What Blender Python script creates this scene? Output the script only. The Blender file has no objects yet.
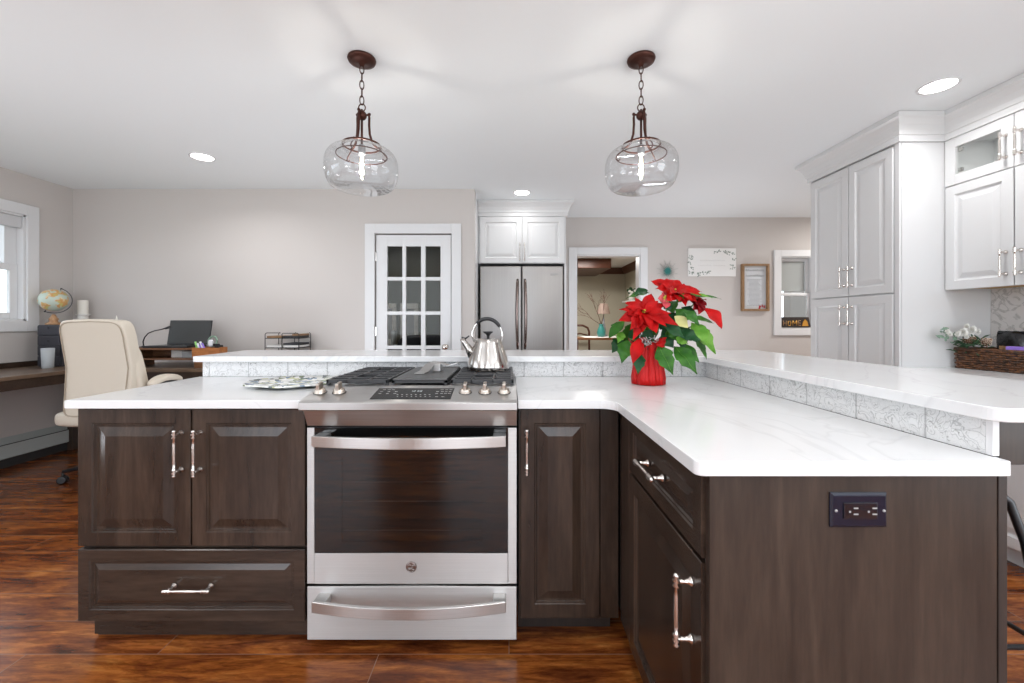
import bpy, bmesh, math, random
from mathutils import Matrix, Vector
PI = math.pi
random.seed(7)
C = bpy.context.scene.collection
SC = bpy.context.scene

# ------------------------------------------------------------------ camera
F, EYE = 418.0, 1.18                       # focal length in pixels of the 1024 wide frame, eye height in metres
cam_d = bpy.data.cameras.new('camera'); cam = bpy.data.objects.new('camera', cam_d); C.objects.link(cam)
cam_d.sensor_width = 36; cam_d.lens = 36 * F / 1024
cam_d.shift_y = -19.5 / 1024; cam_d.shift_x = 3.0 / 1024; cam_d.clip_start = 0.02
cam.location = (0, 0, EYE); cam.rotation_euler = (PI / 2, 0, 0)
SC.camera = cam

# ------------------------------------------------------------------ world, exposure
w = bpy.data.worlds.new('sky'); SC.world = w; w.use_nodes = True
bg = w.node_tree.nodes['Background']; bg.inputs['Color'].default_value = (0.88, 0.96, 1.08, 1); bg.inputs['Strength'].default_value = 2.4
SC.view_settings.view_transform = 'Standard'; SC.view_settings.look = 'None'
SC.view_settings.exposure = 0.18; SC.view_settings.gamma = 1.0; SC.view_settings.use_curve_mapping = False
SC.cycles.use_denoising = True
SC.cycles.max_bounces = 10; SC.cycles.transparent_max_bounces = 24
SC.cycles.sample_clamp_indirect = 4.0
SC.cycles.blur_glossy = 0.5; SC.cycles.caustics_reflective = False; SC.cycles.caustics_refractive = False


def area(name, loc, rot, size, power, col=(1, 1, 1), size_y=None, shape='RECTANGLE', spread=PI):
    d = bpy.data.lights.new(name, 'AREA'); d.energy = power; d.color = col; d.shape = shape; d.size = size
    if size_y: d.size_y = size_y
    d.spread = spread
    o = bpy.data.objects.new(name, d); C.objects.link(o); o.location = loc; o.rotation_euler = rot
    return o


# added fill lamps in place of window light, at unseen rear and side openings
FILL_TINT = (0.92, 0.98, 1.04)
for i, x in enumerate((-2.7, 0.1, 2.2)):
    area('window_fill', (x, -2.52, 1.35), (PI / 2 + 0.25, 0, 0), 1.9, 20, FILL_TINT, 1.9)
area('window_fill', (-4.06, 0.3, 1.45), (0, -PI / 2, 0), 1.5, 7, FILL_TINT, 2.2)
area('window_fill', (2.90, -0.5, 1.35), (0, PI / 2, 0), 1.4, 32, FILL_TINT, 1.8)
# added unseen fill lamps aimed at the ceiling, standing in for bounced flash
for x in (-1.9, 1.5):
    area('ceiling_fill', (x, -0.7, 1.36), (PI, 0, 0), 1.0, 27, (0.93, 0.985, 1.05))
for x, y, z, p in ((-1.5, 2.95, 0.3, 10), (1.9, 4.2, 0.3, 14), (-3.0, 1.3, 0.5, 10)):  # more added lamps kept out of sight, lifting the deep and left ceiling
    area('ceiling_fill', (x, y, z), (PI, 0, 0), 1.0, p, (0.93, 0.985, 1.05))
area('side_room_fill', (4.3, 4.25, 2.40), (0, 0, 0), 0.5, 26, (1, 0.98, 0.95))  # added lamp, hidden by the tall cabinet, brightens the far right

# ------------------------------------------------------------------ materials
M = {}


def new_mat(name):
    m = bpy.data.materials.new(name); m.use_nodes = True
    nt = m.node_tree; b = nt.nodes['Principled BSDF']; M[name] = m
    return m, nt, b


def simple(name, col, rough=0.5, metal=0.0, **kw):
    m, nt, b = new_mat(name)
    b.inputs['Base Color'].default_value = (*col, 1); b.inputs['Roughness'].default_value = rough; b.inputs['Metallic'].default_value = metal
    for k, v in kw.items(): b.inputs[k.replace('_', ' ')].default_value = v
    return m


def N(nt, t, **kw):
    n = nt.nodes.new(t)
    for k, v in kw.items():
        if k in n.inputs.keys(): n.inputs[k].default_value = v
        else: setattr(n, k, v)
    return n


def coords(nt, scale=(1, 1, 1), rot=(0, 0, 0), space='Object'):
    tc = N(nt, 'ShaderNodeTexCoord'); mp = N(nt, 'ShaderNodeMapping')
    mp.inputs['Scale'].default_value = scale; mp.inputs['Rotation'].default_value = rot
    nt.links.new(tc.outputs[space], mp.inputs['Vector']); return mp.outputs['Vector']


def ramp(nt, src, stops):
    r = N(nt, 'ShaderNodeValToRGB'); e = r.color_ramp.elements
    while len(e) < len(stops): e.new(0.5)
    for i, (p, c) in enumerate(stops):
        e[i].position = p; e[i].color = (*c, 1) if len(c) == 3 else c
    nt.links.new(src, r.inputs['Fac']); return r.outputs['Color']


def bump(nt, b, src, strength=0.2, dist=0.002):
    n = N(nt, 'ShaderNodeBump'); n.inputs['Strength'].default_value = strength; n.inputs['Distance'].default_value = dist
    nt.links.new(src, n.inputs['Height']); nt.links.new(n.outputs['Normal'], b.inputs['Normal'])


def mixc(nt, fac, a, b_, mode='MIX'):
    n = N(nt, 'ShaderNodeMix', data_type='RGBA', blend_type=mode)
    for k, v in ((0, fac), (6, a), (7, b_)):
        if isinstance(v, (int, float)): n.inputs[k].default_value = v
        elif isinstance(v, tuple): n.inputs[k].default_value = (*v, 1)
        else: nt.links.new(v, n.inputs[k])
    return n.outputs[2]


def wood(name, c1, c2, rough=0.35, scale=(14, 14, 1.2), coat=0.0, c3=None, det=5.0):
    m, nt, b = new_mat(name)
    v = coords(nt, scale)
    n1 = N(nt, 'ShaderNodeTexNoise', Scale=1.6, Detail=det, Roughness=0.6, Distortion=0.6); nt.links.new(v, n1.inputs['Vector'])
    n2 = N(nt, 'ShaderNodeTexNoise', Scale=9.0, Detail=3.0, Roughness=0.7); nt.links.new(v, n2.inputs['Vector'])
    stops = [(0.3, c1), (0.7, c2)] if c3 is None else [(0.25, c1), (0.5, c2), (0.75, c3)]
    base = ramp(nt, n1.outputs['Fac'], stops)
    fine = ramp(nt, n2.outputs['Fac'], [(0.35, (0.78, 0.78, 0.78)), (0.65, (1.1, 1.1, 1.1))])
    nt.links.new(mixc(nt, 1.0, base, fine, 'MULTIPLY'), b.inputs['Base Color'])
    b.inputs['Roughness'].default_value = rough; b.inputs['Coat Weight'].default_value = coat; b.inputs['Coat Roughness'].default_value = 0.15
    bump(nt, b, n2.outputs['Fac'], 0.05, 0.001)
    return m


wood('espresso_v', (0.020, 0.012, 0.0085), (0.056, 0.035, 0.024), 0.25, scale=(7, 7, 0.9))
wood('espresso_h', (0.020, 0.012, 0.0085), (0.052, 0.033, 0.023), 0.25, scale=(0.9, 7, 7))
wood('espresso_panel', (0.021, 0.0128, 0.009), (0.052, 0.034, 0.024), 0.36, scale=(9, 9, 0.9))
wood('espresso_dark', (0.020, 0.013, 0.010), (0.035, 0.023, 0.018), 0.45)
wood('desk_wood', (0.10, 0.062, 0.040), (0.18, 0.118, 0.078), 0.35, scale=(1.0, 5, 8))
wood('desk_wood_y', (0.10, 0.062, 0.040), (0.18, 0.118, 0.078), 0.35, scale=(5, 1.0, 8))
wood('desk_dark', (0.035, 0.020, 0.013), (0.060, 0.036, 0.024), 0.4, scale=(1.5, 8, 8))
wood('riser_wood', (0.14, 0.055, 0.022), (0.26, 0.115, 0.048), 0.35, scale=(2, 10, 10))
wood('orange_wood', (0.30, 0.10, 0.028), (0.42, 0.16, 0.05), 0.4, scale=(2, 10, 10))
wood('globe_wood', (0.35, 0.18, 0.08), (0.55, 0.32, 0.16), 0.4, scale=(8, 8, 4))
wood('tan_wood', (0.24, 0.13, 0.055), (0.36, 0.21, 0.10), 0.5, scale=(6, 6, 3))
wood('mahogany', (0.07, 0.022, 0.012), (0.12, 0.042, 0.022), 0.35, scale=(2, 10, 10))
wood('stool_wood', (0.16, 0.075, 0.035), (0.26, 0.13, 0.065), 0.35, scale=(8, 2, 8))
simple('charcoal_wood', (0.035, 0.035, 0.045), 0.5)
simple('white_paint', (0.70, 0.70, 0.70), 0.32)
simple('trim_white', (0.74, 0.74, 0.745), 0.35)
simple('far_wall', (0.50, 0.47, 0.38), 0.7)
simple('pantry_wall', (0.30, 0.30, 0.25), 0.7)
simple('plastic_black', (0.012, 0.012, 0.014), 0.35)
simple('gloss_black', (0.006, 0.007, 0.012), 0.06, Coat_Weight=0.5)
simple('outlet_plate', (0.008, 0.010, 0.022), 0.12)
simple('slot_grey', (0.33, 0.32, 0.31), 0.4)
simple('cast_iron', (0.028, 0.028, 0.030), 0.38)
simple('griddle_grey', (0.10, 0.10, 0.10), 0.42, 0.4)
simple('chrome', (0.75, 0.73, 0.71), 0.12, 1.0)
simple('nickel', (0.72, 0.67, 0.625), 0.25, 1.0)
simple('nickel_warm', (0.52, 0.46, 0.40), 0.28, 1.0)
simple('dark_chrome', (0.22, 0.17, 0.155), 0.2, 1.0)
simple('bronze', (0.070, 0.026, 0.018), 0.42, 0.75)
simple('galvanised', (0.36, 0.37, 0.38), 0.5, 0.2)
simple('leather', (0.62, 0.555, 0.46), 0.42)
simple('leather_seam', (0.40, 0.33, 0.25), 0.6)
simple('fabric_grey', (0.48, 0.48, 0.49), 0.9)
simple('shade_light', (0.62, 0.62, 0.63), 0.9)
simple('paper', (0.82, 0.81, 0.79), 0.7)
simple('paper_cool', (0.62, 0.64, 0.66), 0.7)
simple('ink', (0.20, 0.20, 0.22), 0.7)
simple('ink_faint', (0.62, 0.61, 0.60), 0.7)
simple('ink_mid', (0.20, 0.21, 0.23), 0.7)
simple('ink_dark', (0.035, 0.035, 0.04), 0.6)
simple('sage', (0.22, 0.27, 0.23), 0.7)
simple('teal', (0.02, 0.17, 0.155), 0.4)
simple('silver_thin', (0.42, 0.43, 0.40), 0.35, 0.6)
simple('screen_grey', (0.045, 0.048, 0.048), 0.22)
simple('wax', (0.88, 0.84, 0.76), 0.5)
simple('ceramic', (0.80, 0.77, 0.72), 0.35)
simple('frosted', (0.55, 0.58, 0.60), 0.4, Alpha=0.75)
simple('purple', (0.28, 0.17, 0.62), 0.4)
simple('lime', (0.25, 0.55, 0.15), 0.4)
simple('white_plastic', (0.75, 0.76, 0.80), 0.35)
simple('petal_white', (0.86, 0.85, 0.80), 0.6)
simple('cone_brown', (0.16, 0.075, 0.035), 0.7)
simple('cone_tip', (0.62, 0.50, 0.40), 0.7)
simple('pine', (0.018, 0.065, 0.022), 0.6)
simple('pale_green', (0.20, 0.30, 0.22), 0.6)
simple('bag_black', (0.012, 0.012, 0.014), 0.22)
simple('gold', (0.55, 0.30, 0.07), 0.35, 0.5)
simple('amber', (0.55, 0.27, 0.04), 0.25)
simple('shade_taupe', (0.33, 0.24, 0.20), 0.8)
simple('exterior_beige', (0.24, 0.22, 0.20), 0.8)
simple('exterior_green', (0.12, 0.17, 0.08), 0.9)
simple('exterior_ground', (0.35, 0.36, 0.30), 0.9)
simple('heater', (0.50, 0.54, 0.52), 0.45)
simple('heater_dark', (0.03, 0.03, 0.03), 0.6)
simple('cabinet_inside', (0.60, 0.61, 0.62), 0.5)
simple('under_wood', (0.50, 0.28, 0.07), 0.5)
simple('flower_centre', (0.45, 0.42, 0.04), 0.5)
simple('soil', (0.03, 0.02, 0.012), 0.9)
simple('stem_green', (0.07, 0.16, 0.03), 0.5)
simple('leaf_yellow', (0.55, 0.52, 0.20), 0.45)


def leafy(name, c1, c2, rough=0.42, sc=18, trans=0.0):
    m, nt, b = new_mat(name)
    v = coords(nt)
    n1 = N(nt, 'ShaderNodeTexNoise', Scale=float(sc), Detail=3.0); nt.links.new(v, n1.inputs['Vector'])
    nt.links.new(ramp(nt, n1.outputs['Fac'], [(0.35, c1), (0.68, c2)]), b.inputs['Base Color'])
    b.inputs['Roughness'].default_value = rough; b.inputs['Specular IOR Level'].default_value = 0.16
    n2 = N(nt, 'ShaderNodeTexNoise', Scale=90.0, Detail=2.0); nt.links.new(v, n2.inputs['Vector'])
    bump(nt, b, n2.outputs['Fac'], 0.15, 0.002)


leafy('bract_red', (0.30, 0.0008, 0.001), (0.47, 0.0015, 0.002), 0.55)
leafy('bract_dark', (0.17, 0.001, 0.004), (0.30, 0.003, 0.008), 0.5)
leafy('bract_pink', (0.48, 0.03, 0.05), (0.60, 0.10, 0.11), 0.45)
leafy('leaf_green', (0.020, 0.085, 0.012), (0.050, 0.165, 0.020), 0.38)
leafy('leaf_deep', (0.008, 0.040, 0.014), (0.018, 0.078, 0.024), 0.34)
leafy('leaf_light', (0.075, 0.22, 0.020), (0.17, 0.34, 0.05), 0.4)


def paint(name, col, rough=0.6, amt=0.03):
    m, nt, b = new_mat(name)
    v = coords(nt)
    n1 = N(nt, 'ShaderNodeTexNoise', Scale=160.0, Detail=2.0); nt.links.new(v, n1.inputs['Vector'])
    b.inputs['Base Color'].default_value = (*col, 1); b.inputs['Roughness'].default_value = rough
    bump(nt, b, n1.outputs['Fac'], amt, 0.001)


paint('wall_paint', (0.585, 0.545, 0.518), 0.62)
paint('ceiling_paint', (0.85, 0.88, 0.89), 0.8)


def quartz():
    m, nt, b = new_mat('quartz')
    v = coords(nt, (1, 1, 1), (0, 0, 0.5))
    n0 = N(nt, 'ShaderNodeTexNoise', Scale=1.3, Detail=4.0, Roughness=0.55, Distortion=1.2); nt.links.new(v, n0.inputs['Vector'])
    wv = N(nt, 'ShaderNodeMath', operation='SUBTRACT'); nt.links.new(n0.outputs['Fac'], wv.inputs[0]); wv.inputs[1].default_value = 0.5
    ab = N(nt, 'ShaderNodeMath', operation='ABSOLUTE'); nt.links.new(wv.outputs[0], ab.inputs[0])
    vein = ramp(nt, ab.outputs[0], [(0.0, (0.69, 0.69, 0.692)), (0.006, (0.745, 0.745, 0.746)), (0.012, (0.76, 0.76, 0.76))])
    n2 = N(nt, 'ShaderNodeTexNoise', Scale=3.0, Detail=3.0); nt.links.new(v, n2.inputs['Vector'])
    cl = ramp(nt, n2.outputs['Fac'], [(0.35, (0.965, 0.965, 0.968)), (0.6, (1, 1, 1))])
    nt.links.new(mixc(nt, 1.0, vein, cl, 'MULTIPLY'), b.inputs['Base Color'])
    b.inputs['Roughness'].default_value = 0.16


quartz()


def tile():
    m, nt, b = new_mat('embossed_tile')
    # x' runs along the strip through x+y so the same pattern serves both legs
    tc = N(nt, 'ShaderNodeTexCoord'); sp = N(nt, 'ShaderNodeSeparateXYZ'); nt.links.new(tc.outputs['Object'], sp.inputs[0])
    ad = N(nt, 'ShaderNodeMath', operation='ADD'); nt.links.new(sp.outputs[0], ad.inputs[0]); nt.links.new(sp.outputs[1], ad.inputs[1])
    cb = N(nt, 'ShaderNodeCombineXYZ'); nt.links.new(ad.outputs[0], cb.inputs[0]); nt.links.new(sp.outputs[2], cb.inputs[1])
    v = cb.outputs[0]
    n0 = N(nt, 'ShaderNodeTexNoise', Scale=20.0, Detail=1.5, Distortion=1.5); nt.links.new(v, n0.inputs['Vector'])
    n3 = N(nt, 'ShaderNodeTexNoise', Scale=34.0, Detail=2.0, Distortion=3.0); nt.links.new(v, n3.inputs['Vector'])
    def band(src, c, wd, lo):
        sub = N(nt, 'ShaderNodeMath', operation='SUBTRACT'); nt.links.new(src, sub.inputs[0]); sub.inputs[1].default_value = c
        ab = N(nt, 'ShaderNodeMath', operation='ABSOLUTE'); nt.links.new(sub.outputs[0], ab.inputs[0])
        return ramp(nt, ab.outputs[0], [(0.0, (lo, lo, lo)), (wd, (1, 1, 1))])
    a1 = mixc(nt, 1.0, (0.74, 0.74, 0.735), band(n0.outputs['Fac'], 0.47, 0.022, 0.58), 'MULTIPLY')
    a2 = mixc(nt, 1.0, band(n0.outputs['Fac'], 0.58, 0.025, 0.68), band(n3.outputs['Fac'], 0.52, 0.02, 0.78), 'MULTIPLY')
    a3 = ramp(nt, n3.outputs['Fac'], [(0.30, (0.62, 0.61, 0.59)), (0.36, (1, 1, 1))])
    # grout every 20 cm
    md = N(nt, 'ShaderNodeMath', operation='PINGPONG'); nt.links.new(ad.outputs[0], md.inputs[0]); md.inputs[1].default_value = 0.1
    g = ramp(nt, md.outputs[0], [(0.0, (0.55, 0.55, 0.55)), (0.0022, (1, 1, 1))])
    c = mixc(nt, 1.0, mixc(nt, 1.0, mixc(nt, 1.0, a1, a2, 'MULTIPLY'), a3, 'MULTIPLY'), g, 'MULTIPLY')
    nt.links.new(c, b.inputs['Base Color']); b.inputs['Roughness'].default_value = 0.35
    bump(nt, b, c, 0.5, 0.004)


tile()


def splash():
    m, nt, b = new_mat('backsplash_tile')
    v = coords(nt)
    n0 = N(nt, 'ShaderNodeTexNoise', Scale=9.0, Detail=4.0, Distortion=2.0); nt.links.new(v, n0.inputs['Vector'])
    sub = N(nt, 'ShaderNodeMath', operation='SUBTRACT'); nt.links.new(n0.outputs['Fac'], sub.inputs[0]); sub.inputs[1].default_value = 0.5
    ab = N(nt, 'ShaderNodeMath', operation='ABSOLUTE'); nt.links.new(sub.outputs[0], ab.inputs[0])
    nt.links.new(ramp(nt, ab.outputs[0], [(0.0, (0.42, 0.40, 0.38)), (0.05, (0.66, 0.63, 0.61))]), b.inputs['Base Color'])
    b.inputs['Roughness'].default_value = 0.4
    bump(nt, b, n0.outputs['Fac'], 0.6, 0.006)


splash()


def floor_mat():
    m, nt, b = new_mat('floor_planks')
    v = coords(nt)
    br = N(nt, 'ShaderNodeTexBrick', offset=0.37, squash=1.0)
    br.inputs['Scale'].default_value = 1.0; br.inputs['Mortar Size'].default_value = 0.0016; br.inputs['Brick Width'].default_value = 1.25
    br.inputs['Row Height'].default_value = 0.165; br.inputs['Mortar Smooth'].default_value = 0.1; br.inputs['Bias'].default_value = 0.0
    br.inputs['Color1'].default_value = (0.0, 0.0, 0.0, 1); br.inputs['Color2'].default_value = (1, 1, 1, 1); br.inputs['Mortar'].default_value = (0.5, 0.5, 0.5, 1)
    nt.links.new(v, br.inputs['Vector'])
    # per plank shift of the grain
    sc = N(nt, 'ShaderNodeVectorMath', operation='SCALE'); nt.links.new(br.outputs['Color'], sc.inputs[0]); sc.inputs['Scale'].default_value = 7.0
    av = N(nt, 'ShaderNodeVectorMath', operation='ADD'); nt.links.new(v, av.inputs[0]); nt.links.new(sc.outputs[0], av.inputs[1])
    mp = N(nt, 'ShaderNodeMapping'); mp.inputs['Scale'].default_value = (1.6, 9.0, 9.0); nt.links.new(av.outputs[0], mp.inputs['Vector'])
    n1 = N(nt, 'ShaderNodeTexNoise', Scale=1.5, Detail=6.0, Roughness=0.62, Distortion=0.9); nt.links.new(mp.outputs[0], n1.inputs['Vector'])
    n2 = N(nt, 'ShaderNodeTexNoise', Scale=7.0, Detail=4.0, Roughness=0.7, Distortion=0.5); nt.links.new(mp.outputs[0], n2.inputs['Vector'])
    base = ramp(nt, n1.outputs['Fac'], [(0.30, (0.058, 0.014, 0.005)), (0.45, (0.17, 0.045, 0.012)), (0.58, (0.32, 0.098, 0.020)), (0.75, (0.52, 0.215, 0.052))])
    fine = ramp(nt, n2.outputs['Fac'], [(0.35, (0.55, 0.5, 0.5)), (0.6, (1.1, 1.1, 1.1))])
    tone = ramp(nt, br.outputs['Color'], [(0.0, (0.80, 0.78, 0.76)), (1.0, (1.08, 1.06, 1.04))])
    c = mixc(nt, 1.0, mixc(nt, 1.0, base, fine, 'MULTIPLY'), tone, 'MULTIPLY')
    c = mixc(nt, br.outputs['Fac'], c, (0.22, 0.12, 0.075))
    nt.links.new(c, b.inputs['Base Color'])
    b.inputs['Roughness'].default_value = 0.24; b.inputs['Specular IOR Level'].default_value = 0.4
    bump(nt, b, n1.outputs['Fac'], 0.12, 0.004)


floor_mat()


def steel(name, col, rough, scale, strength=0.10, aniso=0.85, arot=0.25):
    m, nt, b = new_mat(name)
    v = coords(nt, scale)
    n1 = N(nt, 'ShaderNodeTexNoise', Scale=1.0, Detail=3.0); nt.links.new(v, n1.inputs['Vector'])
    lo = tuple(c * 0.90 for c in col)
    nt.links.new(ramp(nt, n1.outputs['Fac'], [(0.3, lo), (0.7, col)]), b.inputs['Base Color'])
    b.inputs['Metallic'].default_value = 1.0; b.inputs['Roughness'].default_value = rough
    b.inputs['Anisotropic'].default_value = aniso
    tg = N(nt, 'ShaderNodeTangent', direction_type='RADIAL', axis='Z'); nt.links.new(tg.outputs[0], b.inputs['Tangent']); b.inputs['Anisotropic Rotation'].default_value = arot
    if strength: bump(nt, b, n1.outputs['Fac'], strength, 0.0005)


steel('steel_h', (0.57, 0.555, 0.54), 0.45, (3, 3, 500), 0.05)
steel('steel_v', (0.385, 0.365, 0.35), 0.34, (500, 3, 1.5), 0.05)
steel('steel_top', (0.54, 0.53, 0.52), 0.34, (4, 400, 4), 0.05)
steel('steel_kettle', (0.50, 0.475, 0.45), 0.17, (3, 3, 3), 0.0, 0.6)
steel('steel_handle', (0.64, 0.625, 0.61), 0.3, (3, 3, 300), 0.05)


def glassy(name, tint=(1, 1, 1), lo=0.04, hi=0.5, power=3.0, rough=0.02):
    m, nt, b = new_mat(name); nt.nodes.remove(b)
    out = nt.nodes['Material Output']
    tr = N(nt, 'ShaderNodeBsdfTransparent'); tr.inputs[0].default_value = (*tint, 1)
    gl = N(nt, 'ShaderNodeBsdfGlossy'); gl.inputs['Roughness'].default_value = rough
    lw = N(nt, 'ShaderNodeLayerWeight'); lw.inputs['Blend'].default_value = 0.5
    pw = N(nt, 'ShaderNodeMath', operation='POWER'); nt.links.new(lw.outputs['Facing'], pw.inputs[0]); pw.inputs[1].default_value = power
    mr = N(nt, 'ShaderNodeMapRange'); nt.links.new(pw.outputs[0], mr.inputs['Value']); mr.inputs['To Min'].default_value = lo; mr.inputs['To Max'].default_value = hi
    mx = N(nt, 'ShaderNodeMixShader'); nt.links.new(mr.outputs[0], mx.inputs[0]); nt.links.new(tr.outputs[0], mx.inputs[1]); nt.links.new(gl.outputs[0], mx.inputs[2])
    nt.links.new(mx.outputs[0], out.inputs['Surface'])


glassy('glass_pane', (0.97, 0.98, 0.97), 0.012, 0.5, 3.0)
glassy('glass_lamp', (0.955, 0.96, 0.965), 0.07, 0.95, 2.4)
glassy('oven_glass', (0.42, 0.42, 0.42), 0.07, 0.5, 3.0)


def emit(name, col, s):
    m, nt, b = new_mat(name); nt.nodes.remove(b)
    e = N(nt, 'ShaderNodeEmission'); e.inputs[0].default_value = (*col, 1); e.inputs[1].default_value = s
    nt.links.new(e.outputs[0], nt.nodes['Material Output'].inputs['Surface'])


emit('downlight_glow', (1.0, 0.98, 0.95), 14.0)
emit('filament', (1.0, 0.80, 0.52), 9.0)
emit('display_digits', (0.75, 0.80, 0.82), 0.6)


def globe_mat():
    m, nt, b = new_mat('globe_map')
    v = coords(nt)
    n1 = N(nt, 'ShaderNodeTexNoise', Scale=13.0, Detail=4.0); nt.links.new(v, n1.inputs['Vector'])
    n2 = N(nt, 'ShaderNodeTexNoise', Scale=24.0, Detail=2.0); nt.links.new(v, n2.inputs['Vector'])
    land = ramp(nt, n2.outputs['Fac'], [(0.35, (0.55, 0.50, 0.16)), (0.5, (0.60, 0.30, 0.10)), (0.65, (0.72, 0.62, 0.38))])
    mask = ramp(nt, n1.outputs['Fac'], [(0.51, (0, 0, 0)), (0.53, (1, 1, 1))])
    nt.links.new(mixc(nt, mask, (0.50, 0.58, 0.50), land), b.inputs['Base Color']); b.inputs['Roughness'].default_value = 0.35


globe_mat()


def speckle():
    m, nt, b = new_mat('speckled_glass')
    v = coords(nt)
    vo = N(nt, 'ShaderNodeTexVoronoi', Scale=45.0); nt.links.new(v, vo.inputs['Vector'])
    sp = N(nt, 'ShaderNodeSeparateColor'); nt.links.new(vo.outputs['Color'], sp.inputs[0])
    c = ramp(nt, sp.outputs[0], [(0.0, (0.10, 0.13, 0.14)), (0.18, (0.22, 0.26, 0.14)), (0.30, (0.74, 0.74, 0.70)), (0.62, (0.85, 0.85, 0.83)), (0.8, (0.55, 0.55, 0.35)), (0.92, (0.25, 0.33, 0.42))])
    for e in c.node.color_ramp.elements: pass
    c.node.color_ramp.interpolation = 'CONSTANT'
    nt.links.new(c, b.inputs['Base Color']); b.inputs['Roughness'].default_value = 0.2


speckle()


def foil():
    m, nt, b = new_mat('red_foil')
    v = coords(nt, (55, 55, 9))
    n1 = N(nt, 'ShaderNodeTexNoise', Scale=1.0, Detail=3.0, Distortion=0.5); nt.links.new(v, n1.inputs['Vector'])
    b.inputs['Base Color'].default_value = (0.48, 0.003, 0.003, 1); b.inputs['Metallic'].default_value = 0.15; b.inputs['Roughness'].default_value = 0.4; b.inputs['Specular IOR Level'].default_value = 0.3
    bump(nt, b, n1.outputs['Fac'], 0.9, 0.012)


foil()


def wicker():
    m, nt, b = new_mat('wicker')
    v = coords(nt)
    n1 = N(nt, 'ShaderNodeTexNoise', Scale=60.0, Detail=2.0); nt.links.new(v, n1.inputs['Vector'])
    nt.links.new(ramp(nt, n1.outputs['Fac'], [(0.35, (0.030, 0.012, 0.006)), (0.58, (0.12, 0.045, 0.016)), (0.75, (0.24, 0.10, 0.038))]), b.inputs['Base Color'])
    b.inputs['Roughness'].default_value = 0.45


wicker()


# ------------------------------------------------------------------ mesh helpers
def superpt(a, b, c, e1, e2, u, v):
    def s(t, e): return math.copysign(abs(t) ** e, t)
    return Vector((a * s(math.cos(v), e1) * s(math.cos(u), e2), b * s(math.cos(v), e1) * s(math.sin(u), e2), c * s(math.sin(v), e1)))


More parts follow.
